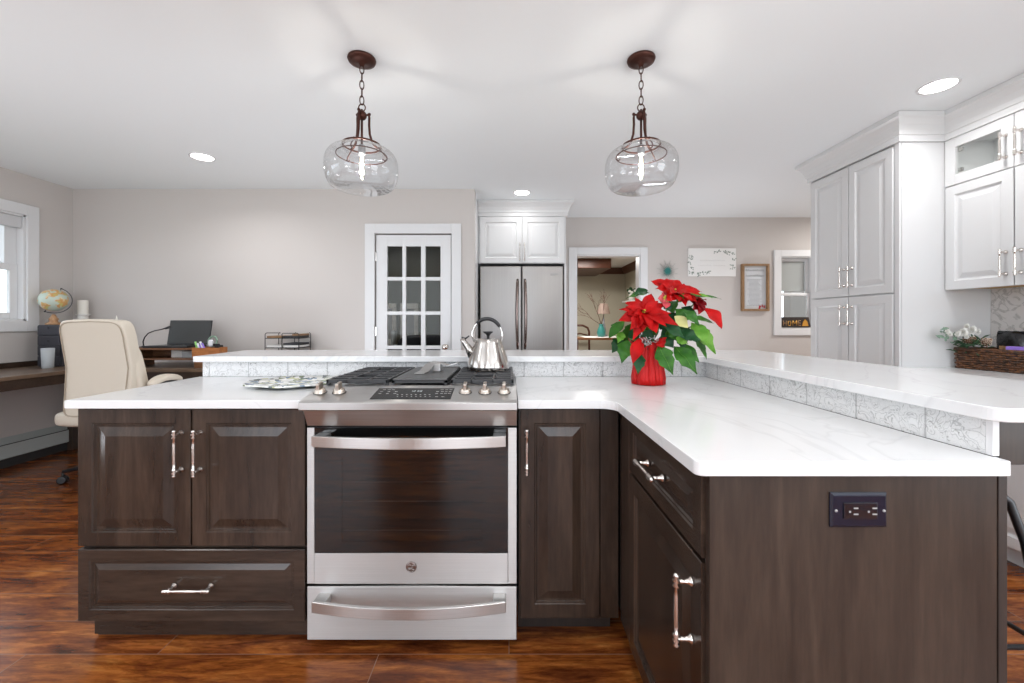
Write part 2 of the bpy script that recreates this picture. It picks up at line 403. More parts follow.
class MB:
    def __init__(s, mtx=None): s.bm = bmesh.new(); s.M = mtx or Matrix(); s.smooth = False
    def v(s, p): return s.bm.verts.new(s.M @ Vector(p))
    def face(s, vs, smooth=None):
        try: f = s.bm.faces.new(vs)
        except ValueError: return None
        f.smooth = s.smooth if smooth is None else smooth
        return f
    def box(s, x0, x1, y0, y1, z0, z1, bev=0.0, seg=2):
        if x1 < x0: x0, x1 = x1, x0
        if y1 < y0: y0, y1 = y1, y0
        if z1 < z0: z0, z1 = z1, z0
        c = [s.v((x, y, z)) for z in (z0, z1) for y in (y0, y1) for x in (x0, x1)]
        fs = [s.face([c[i] for i in q], False) for q in ((0, 2, 3, 1), (4, 5, 7, 6), (0, 1, 5, 4), (2, 6, 7, 3), (0, 4, 6, 2), (1, 3, 7, 5))]
        if bev > 0:
            bev = min(bev, 0.45 * min(x1 - x0, y1 - y0, z1 - z0))
            es = {e for f in fs for e in f.edges}
            bmesh.ops.bevel(s.bm, geom=list(es), offset=bev, segments=seg, profile=0.5, affect='EDGES')
        return s
    def rings(s, loops, cap0=True, cap1=True, closed=True, smooth=True):
        rows = [[s.v(p) for p in lp] for lp in loops]
        n = len(rows[0])
        for a, b in zip(rows, rows[1:]):
            for i in range(n if closed else n - 1):
                j = (i + 1) % n; s.face([a[i], a[j], b[j], b[i]], smooth)
        if cap0: s.face(rows[0][::-1], False)
        if cap1: s.face(rows[-1], False)
        return s
    def lathe(s, prof, c=(0, 0, 0), axis='Z', seg=24, cap=True, mtx=None):
        R = {'Z': Matrix(), 'X': Matrix.Rotation(PI / 2, 4, 'Y'), 'Y': Matrix.Rotation(-PI / 2, 4, 'X')}[axis] if isinstance(axis, str) else axis
        T = Matrix.Translation(c) @ R
        loops = [[T @ Vector((max(r, 1e-5) * math.cos(2 * PI * i / seg), max(r, 1e-5) * math.sin(2 * PI * i / seg), z)) for i in range(seg)] for r, z in prof]
        return s.rings(loops, cap, cap)
    def tube(s, pts, r, seg=10, closed=False):
        pts = [Vector(p) for p in pts]; n = len(pts); loops = []; up = None
        rr = r if isinstance(r, (list, tuple)) else [r] * n
        for i, p in enumerate(pts):
            if closed: d = pts[(i + 1) % n] - pts[i - 1]
            else: d = pts[min(i + 1, n - 1)] - pts[max(i - 1, 0)]
            d.normalize()
            if up is None: up = d.orthogonal().normalized()
            up = (up - d * up.dot(d)); up = up.normalized() if up.length > 1e-6 else d.orthogonal().normalized()
            q = d.cross(up)
            loops.append([p + (up * math.cos(2 * PI * k / seg) + q * math.sin(2 * PI * k / seg)) * rr[i] for k in range(seg)])
        if closed: loops.append(loops[0]); return s.rings(loops, False, False)
        return s.rings(loops)
    def strap(s, pts, w, t, side=(0, 0, 1)):
        """flat bar following pts; w across `side`, t thick."""
        pts = [Vector(p) for p in pts]; sd = Vector(side).normalized(); n = len(pts); loops = []
        for i, p in enumerate(pts):
            d = (pts[min(i + 1, n - 1)] - pts[max(i - 1, 0)]).normalized(); q = d.cross(sd).normalized()
            loops.append([p + sd * w / 2 + q * t / 2, p - sd * w / 2 + q * t / 2, p - sd * w / 2 - q * t / 2, p + sd * w / 2 - q * t / 2])
        return s.rings(loops, smooth=False)
    def sphere(s, c, r, seg=16, sc=(1, 1, 1)):
        c = Vector(c); k = seg // 2
        loops = [[c + Vector((r * sc[0] * math.sin(PI * j / k) * math.cos(2 * PI * i / seg), r * sc[1] * math.sin(PI * j / k) * math.sin(2 * PI * i / seg), -r * sc[2] * math.cos(PI * j / k))) for i in range(seg)] for j in range(1, k)]
        return s.rings(loops)
    def sup(s, c, a, b, h, e1=0.35, e2=0.35, fn=None, nu=40, nv=20):
        c = Vector(c); loops = []
        for j in range(nv + 1):
            v = -PI / 2 + PI * (0.02 + 0.96 * j / nv)
            lp = []
            for i in range(nu):
                p = superpt(a, b, h, e1, e2, 2 * PI * i / nu, v)
                if fn: p = fn(p)
                lp.append(c + p)
            loops.append(lp)
        return s.rings(loops)
    def prism(s, poly, z0, z1, smooth=False):
        """poly = list of (x, y) in order; extruded along z."""
        return s.rings([[(x, y, z0) for x, y in poly], [(x, y, z1) for x, y in poly]], smooth=smooth)
    def prismX(s, prof, x0, x1):
        return s.rings([[(x0, y, z) for y, z in prof], [(x1, y, z) for y, z in prof]], smooth=False)
    def ringpanel(s, u0, v0, W, H, rg, w0=0.0):
        """concentric rectangular rings: raised panel doors; rg = [(inset, depth)]; back at w0."""
        loops = []
        for ins, d in [(0, w0)] + rg:
            loops.append([(u0 + ins, v0 + ins, d), (u0 + W - ins, v0 + ins, d), (u0 + W - ins, v0 + H - ins, d), (u0 + ins, v0 + H - ins, d)])
        return s.rings(loops, smooth=False)
    def build(s, name, mat, parent=None, world=True, bevel=0.0, subsurf=0, shade=None):
        bmesh.ops.remove_doubles(s.bm, verts=s.bm.verts, dist=1e-6)
        bmesh.ops.recalc_face_normals(s.bm, faces=s.bm.faces)
        if parent is not None and world:
            s.bm.transform(wm(parent).inverted())
        me = bpy.data.meshes.new(name); s.bm.to_mesh(me); s.bm.free()
        me.materials.append(M[mat] if isinstance(mat, str) else mat)
        o = bpy.data.objects.new(name, me); C.objects.link(o)
        if parent is not None: o.parent = parent
        if bevel:
            b = o.modifiers.new('bevel', 'BEVEL'); b.width = bevel; b.segments = 3; b.limit_method = 'ANGLE'; b.angle_limit = 0.6
        if subsurf:
            b = o.modifiers.new('sub', 'SUBSURF'); b.levels = subsurf; b.render_levels = subsurf
        return o


def wm(o):
    m = Matrix()
    while o is not None:
        m = o.matrix_basis @ m; o = o.parent
    return m


def thing(name, label, cat, loc=(0, 0, 0), group=None, rz=0.0):
    o = bpy.data.objects.new(name, None); C.objects.link(o); o.empty_display_size = 0.05
    o.location = loc; o.rotation_euler = (0, 0, rz); o['label'] = label; o['category'] = cat
    if group: o['group'] = group
    return o


def tag(o, label, cat, group=None, kind=None):
    o['label'] = label; o['category'] = cat
    if group: o['group'] = group
    if kind: o['kind'] = kind
    return o


def struct(o, kind='structure'):
    o['kind'] = kind; return o


def copy_tree(o, parent=None):
    c = o.copy(); C.objects.link(c); c.parent = parent
    for ch in list(o.children): copy_tree(ch, c)
    return c


def frame(origin, ux, n):
    """(u, v, w) -> origin + u*ux + v*Z + w*n"""
    ux = Vector(ux); n = Vector(n)
    m = Matrix((( ux.x, 0, n.x, origin[0]), (ux.y, 0, n.y, origin[1]), (0, 1, 0, origin[2]), (0, 0, 0, 1)))
    return m


def rounded(pts, seg=6):
    """pts = [(x, y, r)] -> polygon with rounded corners."""
    out = []; n = len(pts)
    for i in range(n):
        x, y, r = pts[i]; p = Vector((x, y))
        a = Vector(pts[i - 1][:2]) - p; b = Vector(pts[(i + 1) % n][:2]) - p
        if r <= 0: out.append((x, y)); continue
        a.normalize(); b.normalize(); ang = a.angle(b); d = r / math.tan(ang / 2)
        cc = p + (a + b).normalized() * (r / math.sin(ang / 2))
        t0 = p + a * d; t1 = p + b * d
        v0 = t0 - cc; v1 = t1 - cc; tot = v0.angle_signed(v1)
        for k in range(seg + 1):
            q = v0.copy(); q.rotate(Matrix.Rotation(-tot * k / seg, 2)); out.append((cc.x + q.x, cc.y + q.y))
    return out


DOOR = [(0.0, 0.018), (0.002, 0.020), (0.050, 0.020), (0.053, 0.016), (0.057, 0.016), (0.060, 0.011), (0.067, 0.011), (0.098, 0.019), (0.101, 0.019)]
DRAW = [(0.0, 0.018), (0.002, 0.020), (0.040, 0.020), (0.043, 0.016), (0.047, 0.016), (0.050, 0.011), (0.055, 0.011), (0.074, 0.018), (0.077, 0.018)]
WDOOR = [(0.0, 0.018), (0.002, 0.020), (0.052, 0.020), (0.055, 0.014), (0.062, 0.009), (0.068, 0.009), (0.096, 0.018), (0.099, 0.018)]


def pull(fr, cu, cv, L, vertical, mat, parent, r=0.0052, off=0.034, w0=0.020):
    """turned bar pull with beaded ends on two posts."""
    mb = MB(fr)
    h = L / 2
    prof = [(0, -h), (r * 0.9, -h + 0.001), (r * 1.5, -h + 0.006), (r * 0.75, -h + 0.010), (r * 1.7, -h + 0.016), (r * 0.75, -h + 0.021), (r * 1.75, -h + 0.027),
            (r * 0.75, -h + 0.032), (r * 1.0, -h * 0.4), (r * 1.08, 0)]
    prof = prof + [(a, -z) for a, z in prof[:-1][::-1]]
    ax = Matrix.Rotation(-PI / 2, 4, 'X') if vertical else Matrix.Rotation(PI / 2, 4, 'Y')
    mb.lathe(prof, (cu, cv, w0 + off), ax, 12)
    for sgn in (-1, 1):
        q = sgn * (h - 0.018)
        c = (cu, cv + q, w0) if vertical else (cu + q, cv, w0)
        mb.lathe([(r * 2.0, 0), (r * 1.9, 0.004), (r * 1.1, 0.008), (r * 0.9, 0.018), (r * 0.9, off)], c, 'Z', 12)
    return mb.build('handle', mat, parent)


def sweep(path, prof, mb, side=1):
    """prof = [(out, z)] swept along a 2D path with mitred corners; 'out' is to the left of travel when side=1."""
    pts = [Vector(p) for p in path]; loops = []
    for i, p in enumerate(pts):
        ns = []
        if i > 0: d = (pts[i] - pts[i - 1]).normalized(); ns.append(Vector((-d.y, d.x)) * side)
        if i < len(pts) - 1: d = (pts[i + 1] - pts[i]).normalized(); ns.append(Vector((-d.y, d.x)) * side)
        if len(ns) == 2:
            b = (ns[0] + ns[1]).normalized(); b = b / b.dot(ns[0])
        else: b = ns[0]
        loops.append([(p.x + b.x * o, p.y + b.y * o, z) for o, z in prof])
    return mb.rings(loops, smooth=False)


def wall_x(name, mat, y0, y1, x0, x1, z0, z1, holes=()):
    """wall running along X between y0,y1 with rectangular holes [(x0,x1,z0,z1)]"""
    mb = MB(); xs = sorted({x0, x1, *[h[0] for h in holes], *[h[1] for h in holes]})
    for a, b in zip(xs, xs[1:]):
        m = (a + b) / 2; hs = [h for h in holes if h[0] < m < h[1]]
        if not hs: mb.box(a, b, y0, y1, z0, z1)
        else:
            h = hs[0]
            if h[2] > z0: mb.box(a, b, y0, y1, z0, h[2])
            if h[3] < z1: mb.box(a, b, y0, y1, h[3], z1)
    return struct(mb.build(name, mat))


def wall_y(name, mat, x0, x1, y0, y1, z0, z1, holes=()):
    mb = MB(); ys = sorted({y0, y1, *[h[0] for h in holes], *[h[1] for h in holes]})
    for a, b in zip(ys, ys[1:]):
        m = (a + b) / 2; hs = [h for h in holes if h[0] < m < h[1]]
        if not hs: mb.box(x0, x1, a, b, z0, z1)
        else:
            h = hs[0]
            if h[2] > z0: mb.box(x0, x1, a, b, z0, h[2])
            if h[3] < z1: mb.box(x0, x1, a, b, h[3], z1)
    return struct(mb.build(name, mat))


# ------------------------------------------------------------------ room shell
H = 2.44
XL, XR, YB1, YB2, YR = -4.13, 2.96, 3.96, 5.04, -2.6
struct(MB().box(-4.3, 5.2, -2.8, 9.4, -0.1, 0.0).build('floor', 'floor_planks'))
struct(MB().box(-4.3, 5.2, -2.8, 5.16, H, H + 0.1).build('ceiling', 'ceiling_paint'))
wall_y('wall_left', 'wall_paint', XL - 0.14, XL, YR, YB1 + 0.1, 0, H, [(2.50, 3.57, 1.19, 2.09), (-0.8, 1.4, 0.7, 2.2)])
wall_x('wall_back_left', 'wall_paint', YB1, YB1 + 0.10, XL, -0.325, 0, H, [(-1.27, -0.543, 0, 2.017)])
wall_y('wall_return', 'trim_white', -0.43, -0.325, YB1 + 0.1, YB2, 0, H)
wall_x('wall_back_right', 'wall_paint', YB2, YB2 + 0.12, -0.43, 5.0, 0, H, [(0.808, 1.58, 0, 1.99), (3.274, 3.68, 1.104, 1.968)])
wall_y('wall_side_far', 'wall_paint', 5.0, 5.12, 3.34, YB2 + 0.12, 0, H)
wall_x('wall_jog', 'wall_paint', 3.34, 3.44, XR, 5.0, 0, H)
wall_y('wall_right', 'wall_paint', XR, XR + 0.12, YR, 3.34, 0, H, [(-1.5, 0.5, 0.6, 2.1)])  # unseen opening cut to go with the added side fill lamp
wall_x('wall_rear', 'wall_paint', YR - 0.12, YR, XL, XR, 0, H, [(-3.65, -1.75, 0.4, 2.3), (-0.85, 1.05, 0.4, 2.3), (1.65, 2.9, 0.4, 2.3)])

# casing round door and windows: flat boards
def casing(name, fr, u0, u1, v0, v1, cw, sill=False, t=0.018):
    mb = MB(fr)
    b0 = v0 - (cw if sill else 0)
    mb.box(u0 - cw, u0, b0, v1 + cw, 0, t, 0.003); mb.box(u1, u1 + cw, b0, v1 + cw, 0, t, 0.003); mb.box(u0, u1, v1, v1 + cw, 0, t, 0.003)
    if sill: mb.box(u0, u1, v0 - cw, v0, 0, t, 0.003)
    return struct(mb.build(name, 'trim_white'))


FB1 = frame((0, YB1, 0), (1, 0, 0), (0, -1, 0)); FB2 = frame((0, YB2, 0), (1, 0, 0), (0, -1, 0))
FL = frame((XL, 0, 0), (0, 1, 0), (1, 0, 0))
casing('trim_1', FB1, -1.27, -0.543, 0, 2.017, 0.092)
casing('trim_2', FB2, 0.808, 1.58, 0, 1.99, 0.088)
# door jamb linings
mb = MB(); mb.box(0.809, 0.821, YB2 - 0.005, YB2 + 0.13, 0, 1.978); mb.box(1.567, 1.579, YB2 - 0.005, YB2 + 0.13, 0, 1.978); mb.box(0.809, 1.579, YB2 - 0.005, YB2 + 0.13, 1.978, 1.989)
struct(mb.build('trim_3', 'trim_white'))

# skirting and radiators
struct(MB().box(XL + 0.6, -1.37, YB1 - 0.014, YB1, 0, 0.11, 0.003).build('baseboard_back', 'trim_white'))
struct(MB().box(1.64, 4.99, YB2 - 0.014, YB2, 0, 0.11, 0.003).build('baseboard_back_right', 'trim_white'))

# ---- window 1, left wall (sliding pair of white sashes with a grey blind roll)
w1 = thing('window_1', 'white double-hung window in the left wall with a grey shade', 'window', (XL, 3.03, 1.19)); w1['kind'] = 'structure'
casing_l = MB(FL)
for q in ((2.41, 2.50, 1.10, 2.18), (3.57, 3.66, 1.10, 2.18)): casing_l.box(q[0], q[1], q[2], q[3], 0, 0.02, 0.003)
casing_l.box(2.50, 3.57, 2.09, 2.18, 0, 0.02, 0.003); casing_l.box(2.50, 3.57, 1.10, 1.19, 0, 0.02, 0.003)
casing_l.build('casing', 'trim_white', w1)
mb = MB(); mb.box(XL - 0.14, XL, 3.555, 3.57, 1.19, 2.09); mb.box(XL - 0.14, XL, 2.5, 2.515, 1.19, 2.09); mb.box(XL - 0.14, XL, 2.5, 3.57, 2.075, 2.09); mb.box(XL - 0.14, XL + 0.0, 2.5, 3.57, 1.19, 1.205)
mb.build('jamb', 'trim_white', w1)
def sash(mb, x0, x1, y0, y1, z0, z1, b=0.045):
    mb.box(x0, x1, y0, y0 + b, z0, z1, 0.004); mb.box(x0, x1, y1 - b, y1, z0, z1, 0.004); mb.box(x0, x1, y0 + b, y1 - b, z0, z0 + b, 0.004); mb.box(x0, x1, y0 + b, y1 - b, z1 - b, z1, 0.004)
mb = MB(); sash(mb, XL - 0.115, XL - 0.085, 2.515, 3.555, 1.64, 2.075); mb.box(XL - 0.115, XL - 0.06, 3.47, 3.555, 1.64, 2.075, 0.004); mb.build('upper_sash', 'trim_white', w1)
mb = MB(); sash(mb, XL - 0.08, XL - 0.05, 2.515, 3.555, 1.205, 1.67, 0.055); mb.build('lower_sash', 'trim_white', w1)
MB().box(XL - 0.102, XL - 0.098, 2.55, 3.52, 1.68, 2.04).build('pane', 'glass_pane', w1)
MB().box(XL - 0.067, XL - 0.063, 2.57, 3.50, 1.26, 1.62).build('pane', 'glass_pane', w1)
MB().box(XL - 0.05, XL - 0.008, 2.516, 3.554, 1.975, 2.074, 0.008, 3).build('shade_cassette', 'shade_light', w1)

# ---- window 2, far back wall
w2 = thing('window_2', 'small white double-hung window in the far back wall', 'window', (3.47, YB2, 1.104)); w2['kind'] = 'structure'
mb = MB(FB2)
mb.box(3.188, 3.274, 1.02, 2.045, 0, 0.02, 0.003); mb.box(3.68, 3.766, 1.02, 2.045, 0, 0.02, 0.003); mb.box(3.274, 3.68, 1.968, 2.045, 0, 0.02, 0.003); mb.box(3.274, 3.68, 1.02, 1.104, 0, 0.02, 0.003)
mb.build('casing', 'trim_white', w2)
mb = MB(); y0, y1 = YB2, YB2 + 0.12
mb.box(3.274, 3.286, y0, y1, 1.104, 1.968); mb.box(3.668, 3.68, y0, y1, 1.104, 1.968); mb.box(3.286, 3.668, y0, y1, 1.956, 1.968); mb.box(3.286, 3.668, y0, y1, 1.104, 1.116)
mb.build('jamb', 'trim_white', w2)
def sash2(mb, x0, x1, y0, y1, z0, z1, b=0.035):
    mb.box(x0, x0 + b, y0, y1, z0, z1, 0.004); mb.box(x1 - b, x1, y0, y1, z0, z1, 0.004); mb.box(x0 + b, x1 - b, y0, y1, z0, z0 + b, 0.004); mb.box(x0 + b, x1 - b, y0, y1, z1 - b, z1, 0.004)
mb = MB(); sash2(mb, 3.286, 3.668, YB2 + 0.08, YB2 + 0.105, 1.50, 1.956); mb.build('upper_sash', 'trim_white', w2)
mb = MB(); sash2(mb, 3.286, 3.668, YB2 + 0.05, YB2 + 0.075, 1.116, 1.535); mb.build('lower_sash', 'trim_white', w2)
MB().box(3.32, 3.635, YB2 + 0.091, YB2 + 0.094, 1.53, 1.925).build('pane', 'glass_pane', w2)
MB().box(3.32, 3.635, YB2 + 0.061, YB2 + 0.064, 1.15, 1.50).build('pane', 'glass_pane', w2)
MB().box(3.325, 3.63, YB2 + 0.098, YB2 + 0.103, 1.56, 1.93).build('blind', 'fabric_grey', w2)
# outside
tag(MB().box(5.12, 8.2, 7.6, 7.8, -0.11, 3.2).build('neighbour_house', 'exterior_beige'), 'beige house wall seen through the small far window', 'building')
mb = MB()
for k in range(14):
    a = random.Random(k); mb.sphere((4.9 + 0.16 * k, 10.6 + a.random() * 0.3, 0.45 + a.random() * 0.2), 0.55 + 0.1 * a.random(), 12)
tag(mb.build('hedge', 'exterior_green'), 'green hedge outside the small far window', 'hedge')
struct(MB().box(-30, 30, -30, 40, -0.35, -0.12).build('ground', 'exterior_ground'))

# ---- far room through the doorway
wall_x('wall_far_back', 'far_wall', 9.0, 9.12, -0.6, 2.6, 0, 2.34)
wall_y('wall_far_right', 'far_wall', 2.5, 2.62, YB2 + 0.12, 9.0, 0, 2.34)
wall_y('wall_far_left', 'far_wall', -0.6, -0.5, YB2 + 0.12, 9.0, 0, 2.34)
struct(MB().box(-0.6, 2.62, YB2 + 0.12, 9.12, 2.34, 2.42).build('ceiling_far', 'ceiling_paint'))
mb = MB(); sweep([(-0.5, 9.0), (2.5, 9.0), (2.5, 5.2)], [(0, 2.21), (0.03, 2.21), (0.10, 2.31), (0.11, 2.34), (0, 2.34)], mb, -1); struct(mb.build('trim_4', 'mahogany'))
tag(MB().box(1.25, 1.86, 7.6, 8.97, 2.16, 2.335, 0.01).build('ceiling_beam', 'mahogany'), 'dark red-brown boxed beam under the far room ceiling', 'beam')

# ---- pantry behind the glazed door
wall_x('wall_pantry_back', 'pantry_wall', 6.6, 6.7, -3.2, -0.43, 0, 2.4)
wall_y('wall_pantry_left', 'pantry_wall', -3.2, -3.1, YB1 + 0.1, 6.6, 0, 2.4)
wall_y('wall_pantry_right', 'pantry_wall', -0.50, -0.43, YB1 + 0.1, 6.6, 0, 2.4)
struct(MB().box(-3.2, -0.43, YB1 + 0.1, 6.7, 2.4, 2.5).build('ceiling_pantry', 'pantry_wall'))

# ------------------------------------------------------------------ glazed door (15 lights)
d1 = thing('door_1', 'white glazed interior door with fifteen panes', 'door', (-0.9065, YB1 + 0.03, 0)); d1['kind'] = 'structure'
X0, X1, ZT = -1.262, -0.551, 2.008
px = [-1.157, -0.979, -0.794]; pw = 0.143; pz = [1.90 - 0.326 * k for k in range(5)]; ph = 0.292
fr = frame((0, YB1 + 0.045, 0), (1, 0, 0), (0, -1, 0)); mb = MB(fr)
xe = [X0] + [v for p in px for v in (p, p + pw)] + [X1]
for i in range(0, 8, 2): mb.box(xe[i], xe[i + 1], 0.012, ZT, 0, 0.035, 0.003)
ze = [0.012] + [v for z in pz[::-1] for v in (z - ph, z)] + [ZT]
for p in px:
    for i in range(0, 12, 2): mb.box(p - 0.002, p + pw + 0.002, ze[i], ze[i + 1], 0.002, 0.033, 0.003)
mb.build('door_leaf', 'trim_white', d1)
MB(fr).box(px[0] - 0.01, px[2] + pw + 0.01, pz[4] - ph - 0.01, pz[0] + 0.01, 0.015, 0.019).build('panes', 'glass_pane', d1)
kb = MB(fr); kb.lathe([(0.026, 0), (0.026, 0.005), (0.010, 0.008), (0.010, 0.03), (0.024, 0.038), (0.029, 0.052), (0.024, 0.064), (0.0, 0.068)], (-0.60, 0.945, 0.035), 'Z', 20)
kb.build('door_knob', 'nickel', d1)
for z in (1.80, 1.09, 0.25):
    MB(fr).box(-1.275, -1.255, z - 0.045, z + 0.045, 0.0, 0.045, 0.003).build('hinge', 'chrome', d1)

# ------------------------------------------------------------------ island base cabinets
FI = frame((0, 1.524, 0), (1, 0, 0), (0, -1, 0))       # doors are 20 mm thick: faces at y = 1.504


def door(u0, u1, v0, v1, fr, parent, mat, rg=DOOR, name='door', g=0.0015, w0=0.0):
    mb = MB(fr); mb.ringpanel(u0 + g, v0 + g, u1 - u0 - 2 * g, v1 - v0 - 2 * g, rg, w0)
    return mb.build(name, mat, parent)


c1 = thing('base_cabinet', 'dark espresso base cabinet with two doors over a wide drawer, left of the range', 'cabinet', (-1.14, 1.82, 0))
MB().box(-1.552, -0.738, 1.526, 2.12, 0.10, 0.872).build('body', 'espresso_panel', c1)
MB().box(-1.552, -0.738, 1.5785, 2.10, 0.0, 0.0995).build('toe_kick', 'espresso_dark', c1)
mb = MB(); mb.box(-1.552, -0.74, 1.566, 1.578, 0.012, 0.098); mb.build('toe_board', 'espresso_h', c1)
for a, b, hx in ((-1.554, -1.1455, -1.178), (-1.1425, -0.733, -1.110)):
    d = door(a, b, 0.371, 0.868, FI, c1, 'espresso_v'); pull(FI, hx, 0.716, 0.168, True, 'nickel', d)
d = door(-1.554, -0.733, 0.101, 0.362, FI, c1, 'espresso_h', DRAW, 'drawer'); pull(FI, -1.137, 0.232, 0.168, False, 'nickel', d)

c2 = thing('base_cabinet', 'narrow dark espresso base cabinet with one tall door, right of the range', 'cabinet', (0.2, 1.82, 0))
MB().box(0.036, 0.40, 1.526, 2.12, 0.10, 0.872).build('body', 'espresso_panel', c2)
MB().box(0.036, 0.392, 1.62, 2.10, 0.0, 0.10).build('toe_kick', 'espresso_dark', c2)
d = door(0.040, 0.328, 0.112, 0.868, FI, c2, 'espresso_v'); pull(FI, 0.064, 0.720, 0.165, True, 'nickel', d)
MB().box(0.330, 0.394, 1.507, 1.5255, 0.112, 0.868, 0.002).build('filler_strip', 'espresso_v', c2)

# peninsula: faces -X, door faces at x = 0.396
FP = frame((0.416, 1.504, 0), (0, -1, 0), (-1, 0, 0))
c3 = thing('base_cabinet', 'dark espresso end cabinet of the peninsula with a drawer over a door', 'cabinet', (0.7, 1.2, 0))
MB().box(0.418, 1.0035, 0.866, 2.12, 0.10, 0.872).build('body', 'espresso_dark', c3)
MB().box(0.49, 0.99, 0.90, 2.12, 0.0, 0.10).build('toe_kick', 'espresso_dark', c3)
MB(FP).box(0.003, 0.110, 0.112, 0.868, 0.0, 0.016, 0.002).build('filler_strip', 'espresso_v', c3)
d = door(0.125, 0.645, 0.692, 0.868, FP, c3, 'espresso_h', DRAW, 'drawer'); pull(FP, 0.375, 0.780, 0.150, False, 'nickel', d)
d = door(0.125, 0.645, 0.112, 0.685, FP, c3, 'espresso_v'); pull(FP, 0.600, 0.557, 0.160, True, 'nickel', d)
MB().box(0.405, 0.986, 0.844, 0.864, 0.0, 0.872, 0.001).build('end_panel', 'espresso_panel', c3)
MB().box(0.9865, 1.004, 0.842, 0.8645, 0.0, 0.872, 0.001).build('corner_post', 'espresso_dark', c3)

# ---- outlet on the end panel
ou = thing('power_outlet', 'glossy navy-black double power outlet on the peninsula end panel', 'outlet', (0.703, 0.844, 0.802))
fo = frame((0.703, 0.8435, 0.802), (1, 0, 0), (0, -1, 0))
mb = MB(fo); mb.ringpanel(-0.057, -0.035, 0.114, 0.070, [(0.0, 0.002), (0.004, 0.0055), (0.006, 0.006)]); mb.build('cover_plate', 'outlet_plate', ou)
mb = MB(fo); mb.box(-0.0335, 0.0335, -0.0165, 0.0165, 0.0062, 0.0085, 0.001); mb.build('socket_face', 'gloss_black', ou)
mb = MB(fo)
for cx in (-0.010, 0.0275):
    for cy in (-0.006, 0.006): mb.box(cx - 0.0045, cx + 0.0045, cy - 0.0014, cy + 0.0014, 0.0087, 0.0091)
    mb.lathe([(0.0022, 0.0087), (0.0022, 0.0091)], (cx - 0.012, -0.001, 0), 'Z', 10)
mb.build('slots', 'slot_grey', ou)
for sx in (-0.048, 0.048):
    MB(fo).lathe([(0.003, 0.0062), (0.0028, 0.0075), (0, 0.0078)], (sx, 0, 0), 'Z', 10).build('screw', 'slot_grey', ou)

# ------------------------------------------------------------------ worktops
ZC0, ZC1 = 0.8735, 0.903
poly = rounded([(-1.572, 1.474, 0.006), (-0.7295, 1.474, 0.0), (-0.7295, 2.123, 0), (-1.572, 2.123, 0)])
tag(MB().prism(poly, ZC0, ZC1).build('countertop', 'quartz', bevel=0.003), 'white quartz worktop slab left of the range', 'countertop')
poly = rounded([(0.0315, 1.474, 0.0), (0.372, 1.474, 0.05), (0.372, 0.829, 0.018), (1.0, 0.829, 0.008), (1.0, 0.8605, 0), (0.9965, 0.8605, 0), (0.9965, 2.123, 0), (0.0315, 2.123, 0)])
tag(MB().prism(poly, ZC0, ZC1).build('countertop', 'quartz', bevel=0.003), 'white quartz L-shaped worktop slab running right of the range along the peninsula', 'countertop')

# knee wall with tile face and raised bar top
kw = thing('knee_wall', 'dark wood knee wall carrying the raised bar around the island', 'knee wall', (1.1, 2.2, 0))
mb = MB(); mb.box(1.0055, 1.024, 0.866, 2.16, 0.0, 0.885); mb.box(-1.552, 1.024, 2.142, 2.16, 0, 0.885); mb.build('wall_board', 'espresso_dark', kw)
mb = MB(); mb.box(1.0115, 1.34, 0.862, 2.16, 0.8855, 0.979); mb.box(-1.545, 1.34, 2.1405, 2.42, 0.8855, 0.979); mb.build('bar_support', 'espresso_panel', kw)
tl = MB(); ft = 0.006
tl.box(-1.556, 0.9975, 2.1235, 2.140, 0.9035, 0.979); tl.box(0.998, 1.0105, 0.876, 2.140, 0.9035, 0.979)
tag(tl.build('tile_upstand', 'embossed_tile'), 'strip of embossed white patterned tile between worktop and raised bar', 'tile')
tag(MB().box(0.9975, 1.0112, 0.8615, 0.8755, 0.9035, 0.979, 0.001).build('tile_end_strip', 'trim_white'), 'narrow white finishing strip at the near end of the patterned tile', 'trim')
poly = rounded([(-1.585, 2.090, 0.01), (0.972, 2.090, 0.012), (0.972, 0.829, 0.03), (1.505, 0.829, 0.03), (1.505, 2.567, 0.02), (-1.61, 2.567, 0.02)])
tag(MB().prism(poly, 0.9795, 1.008).build('bar_counter', 'quartz', bevel=0.003), 'raised L-shaped white quartz breakfast bar top', 'bar top')

# ------------------------------------------------------------------ range
rg = thing('range', 'stainless steel slide-in gas range with oven, in the middle of the island', 'range', (-0.349, 1.8, 0))
XA, XB = -0.7265, 0.0285
MB().box(XA + 0.002, XB - 0.002, 1.530, 2.120, 0.10, 0.80).build('body', 'espresso_dark', rg)
for sx in (XA + 0.05, XB - 0.05):
    for sy in (1.60, 2.05): MB().lathe([(0.018, 0.0), (0.018, 0.02), (0.012, 0.03), (0.012, 0.10)], (sx, sy, 0)).build('foot', 'plastic_black', rg)
prof = [(1.505, 0.806), (1.474, 0.868), (1.446, 0.872), (1.441, 0.876), (1.440, 0.900), (1.446, 0.9045), (1.46, 0.908), (1.605, 0.9345), (1.625, 0.9345), (1.628, 0.920), (2.112, 0.920), (2.112, 0.806)]
MB().prismX(prof, XA, XB).build('control_fascia', 'steel_top', rg, bevel=0.0015)
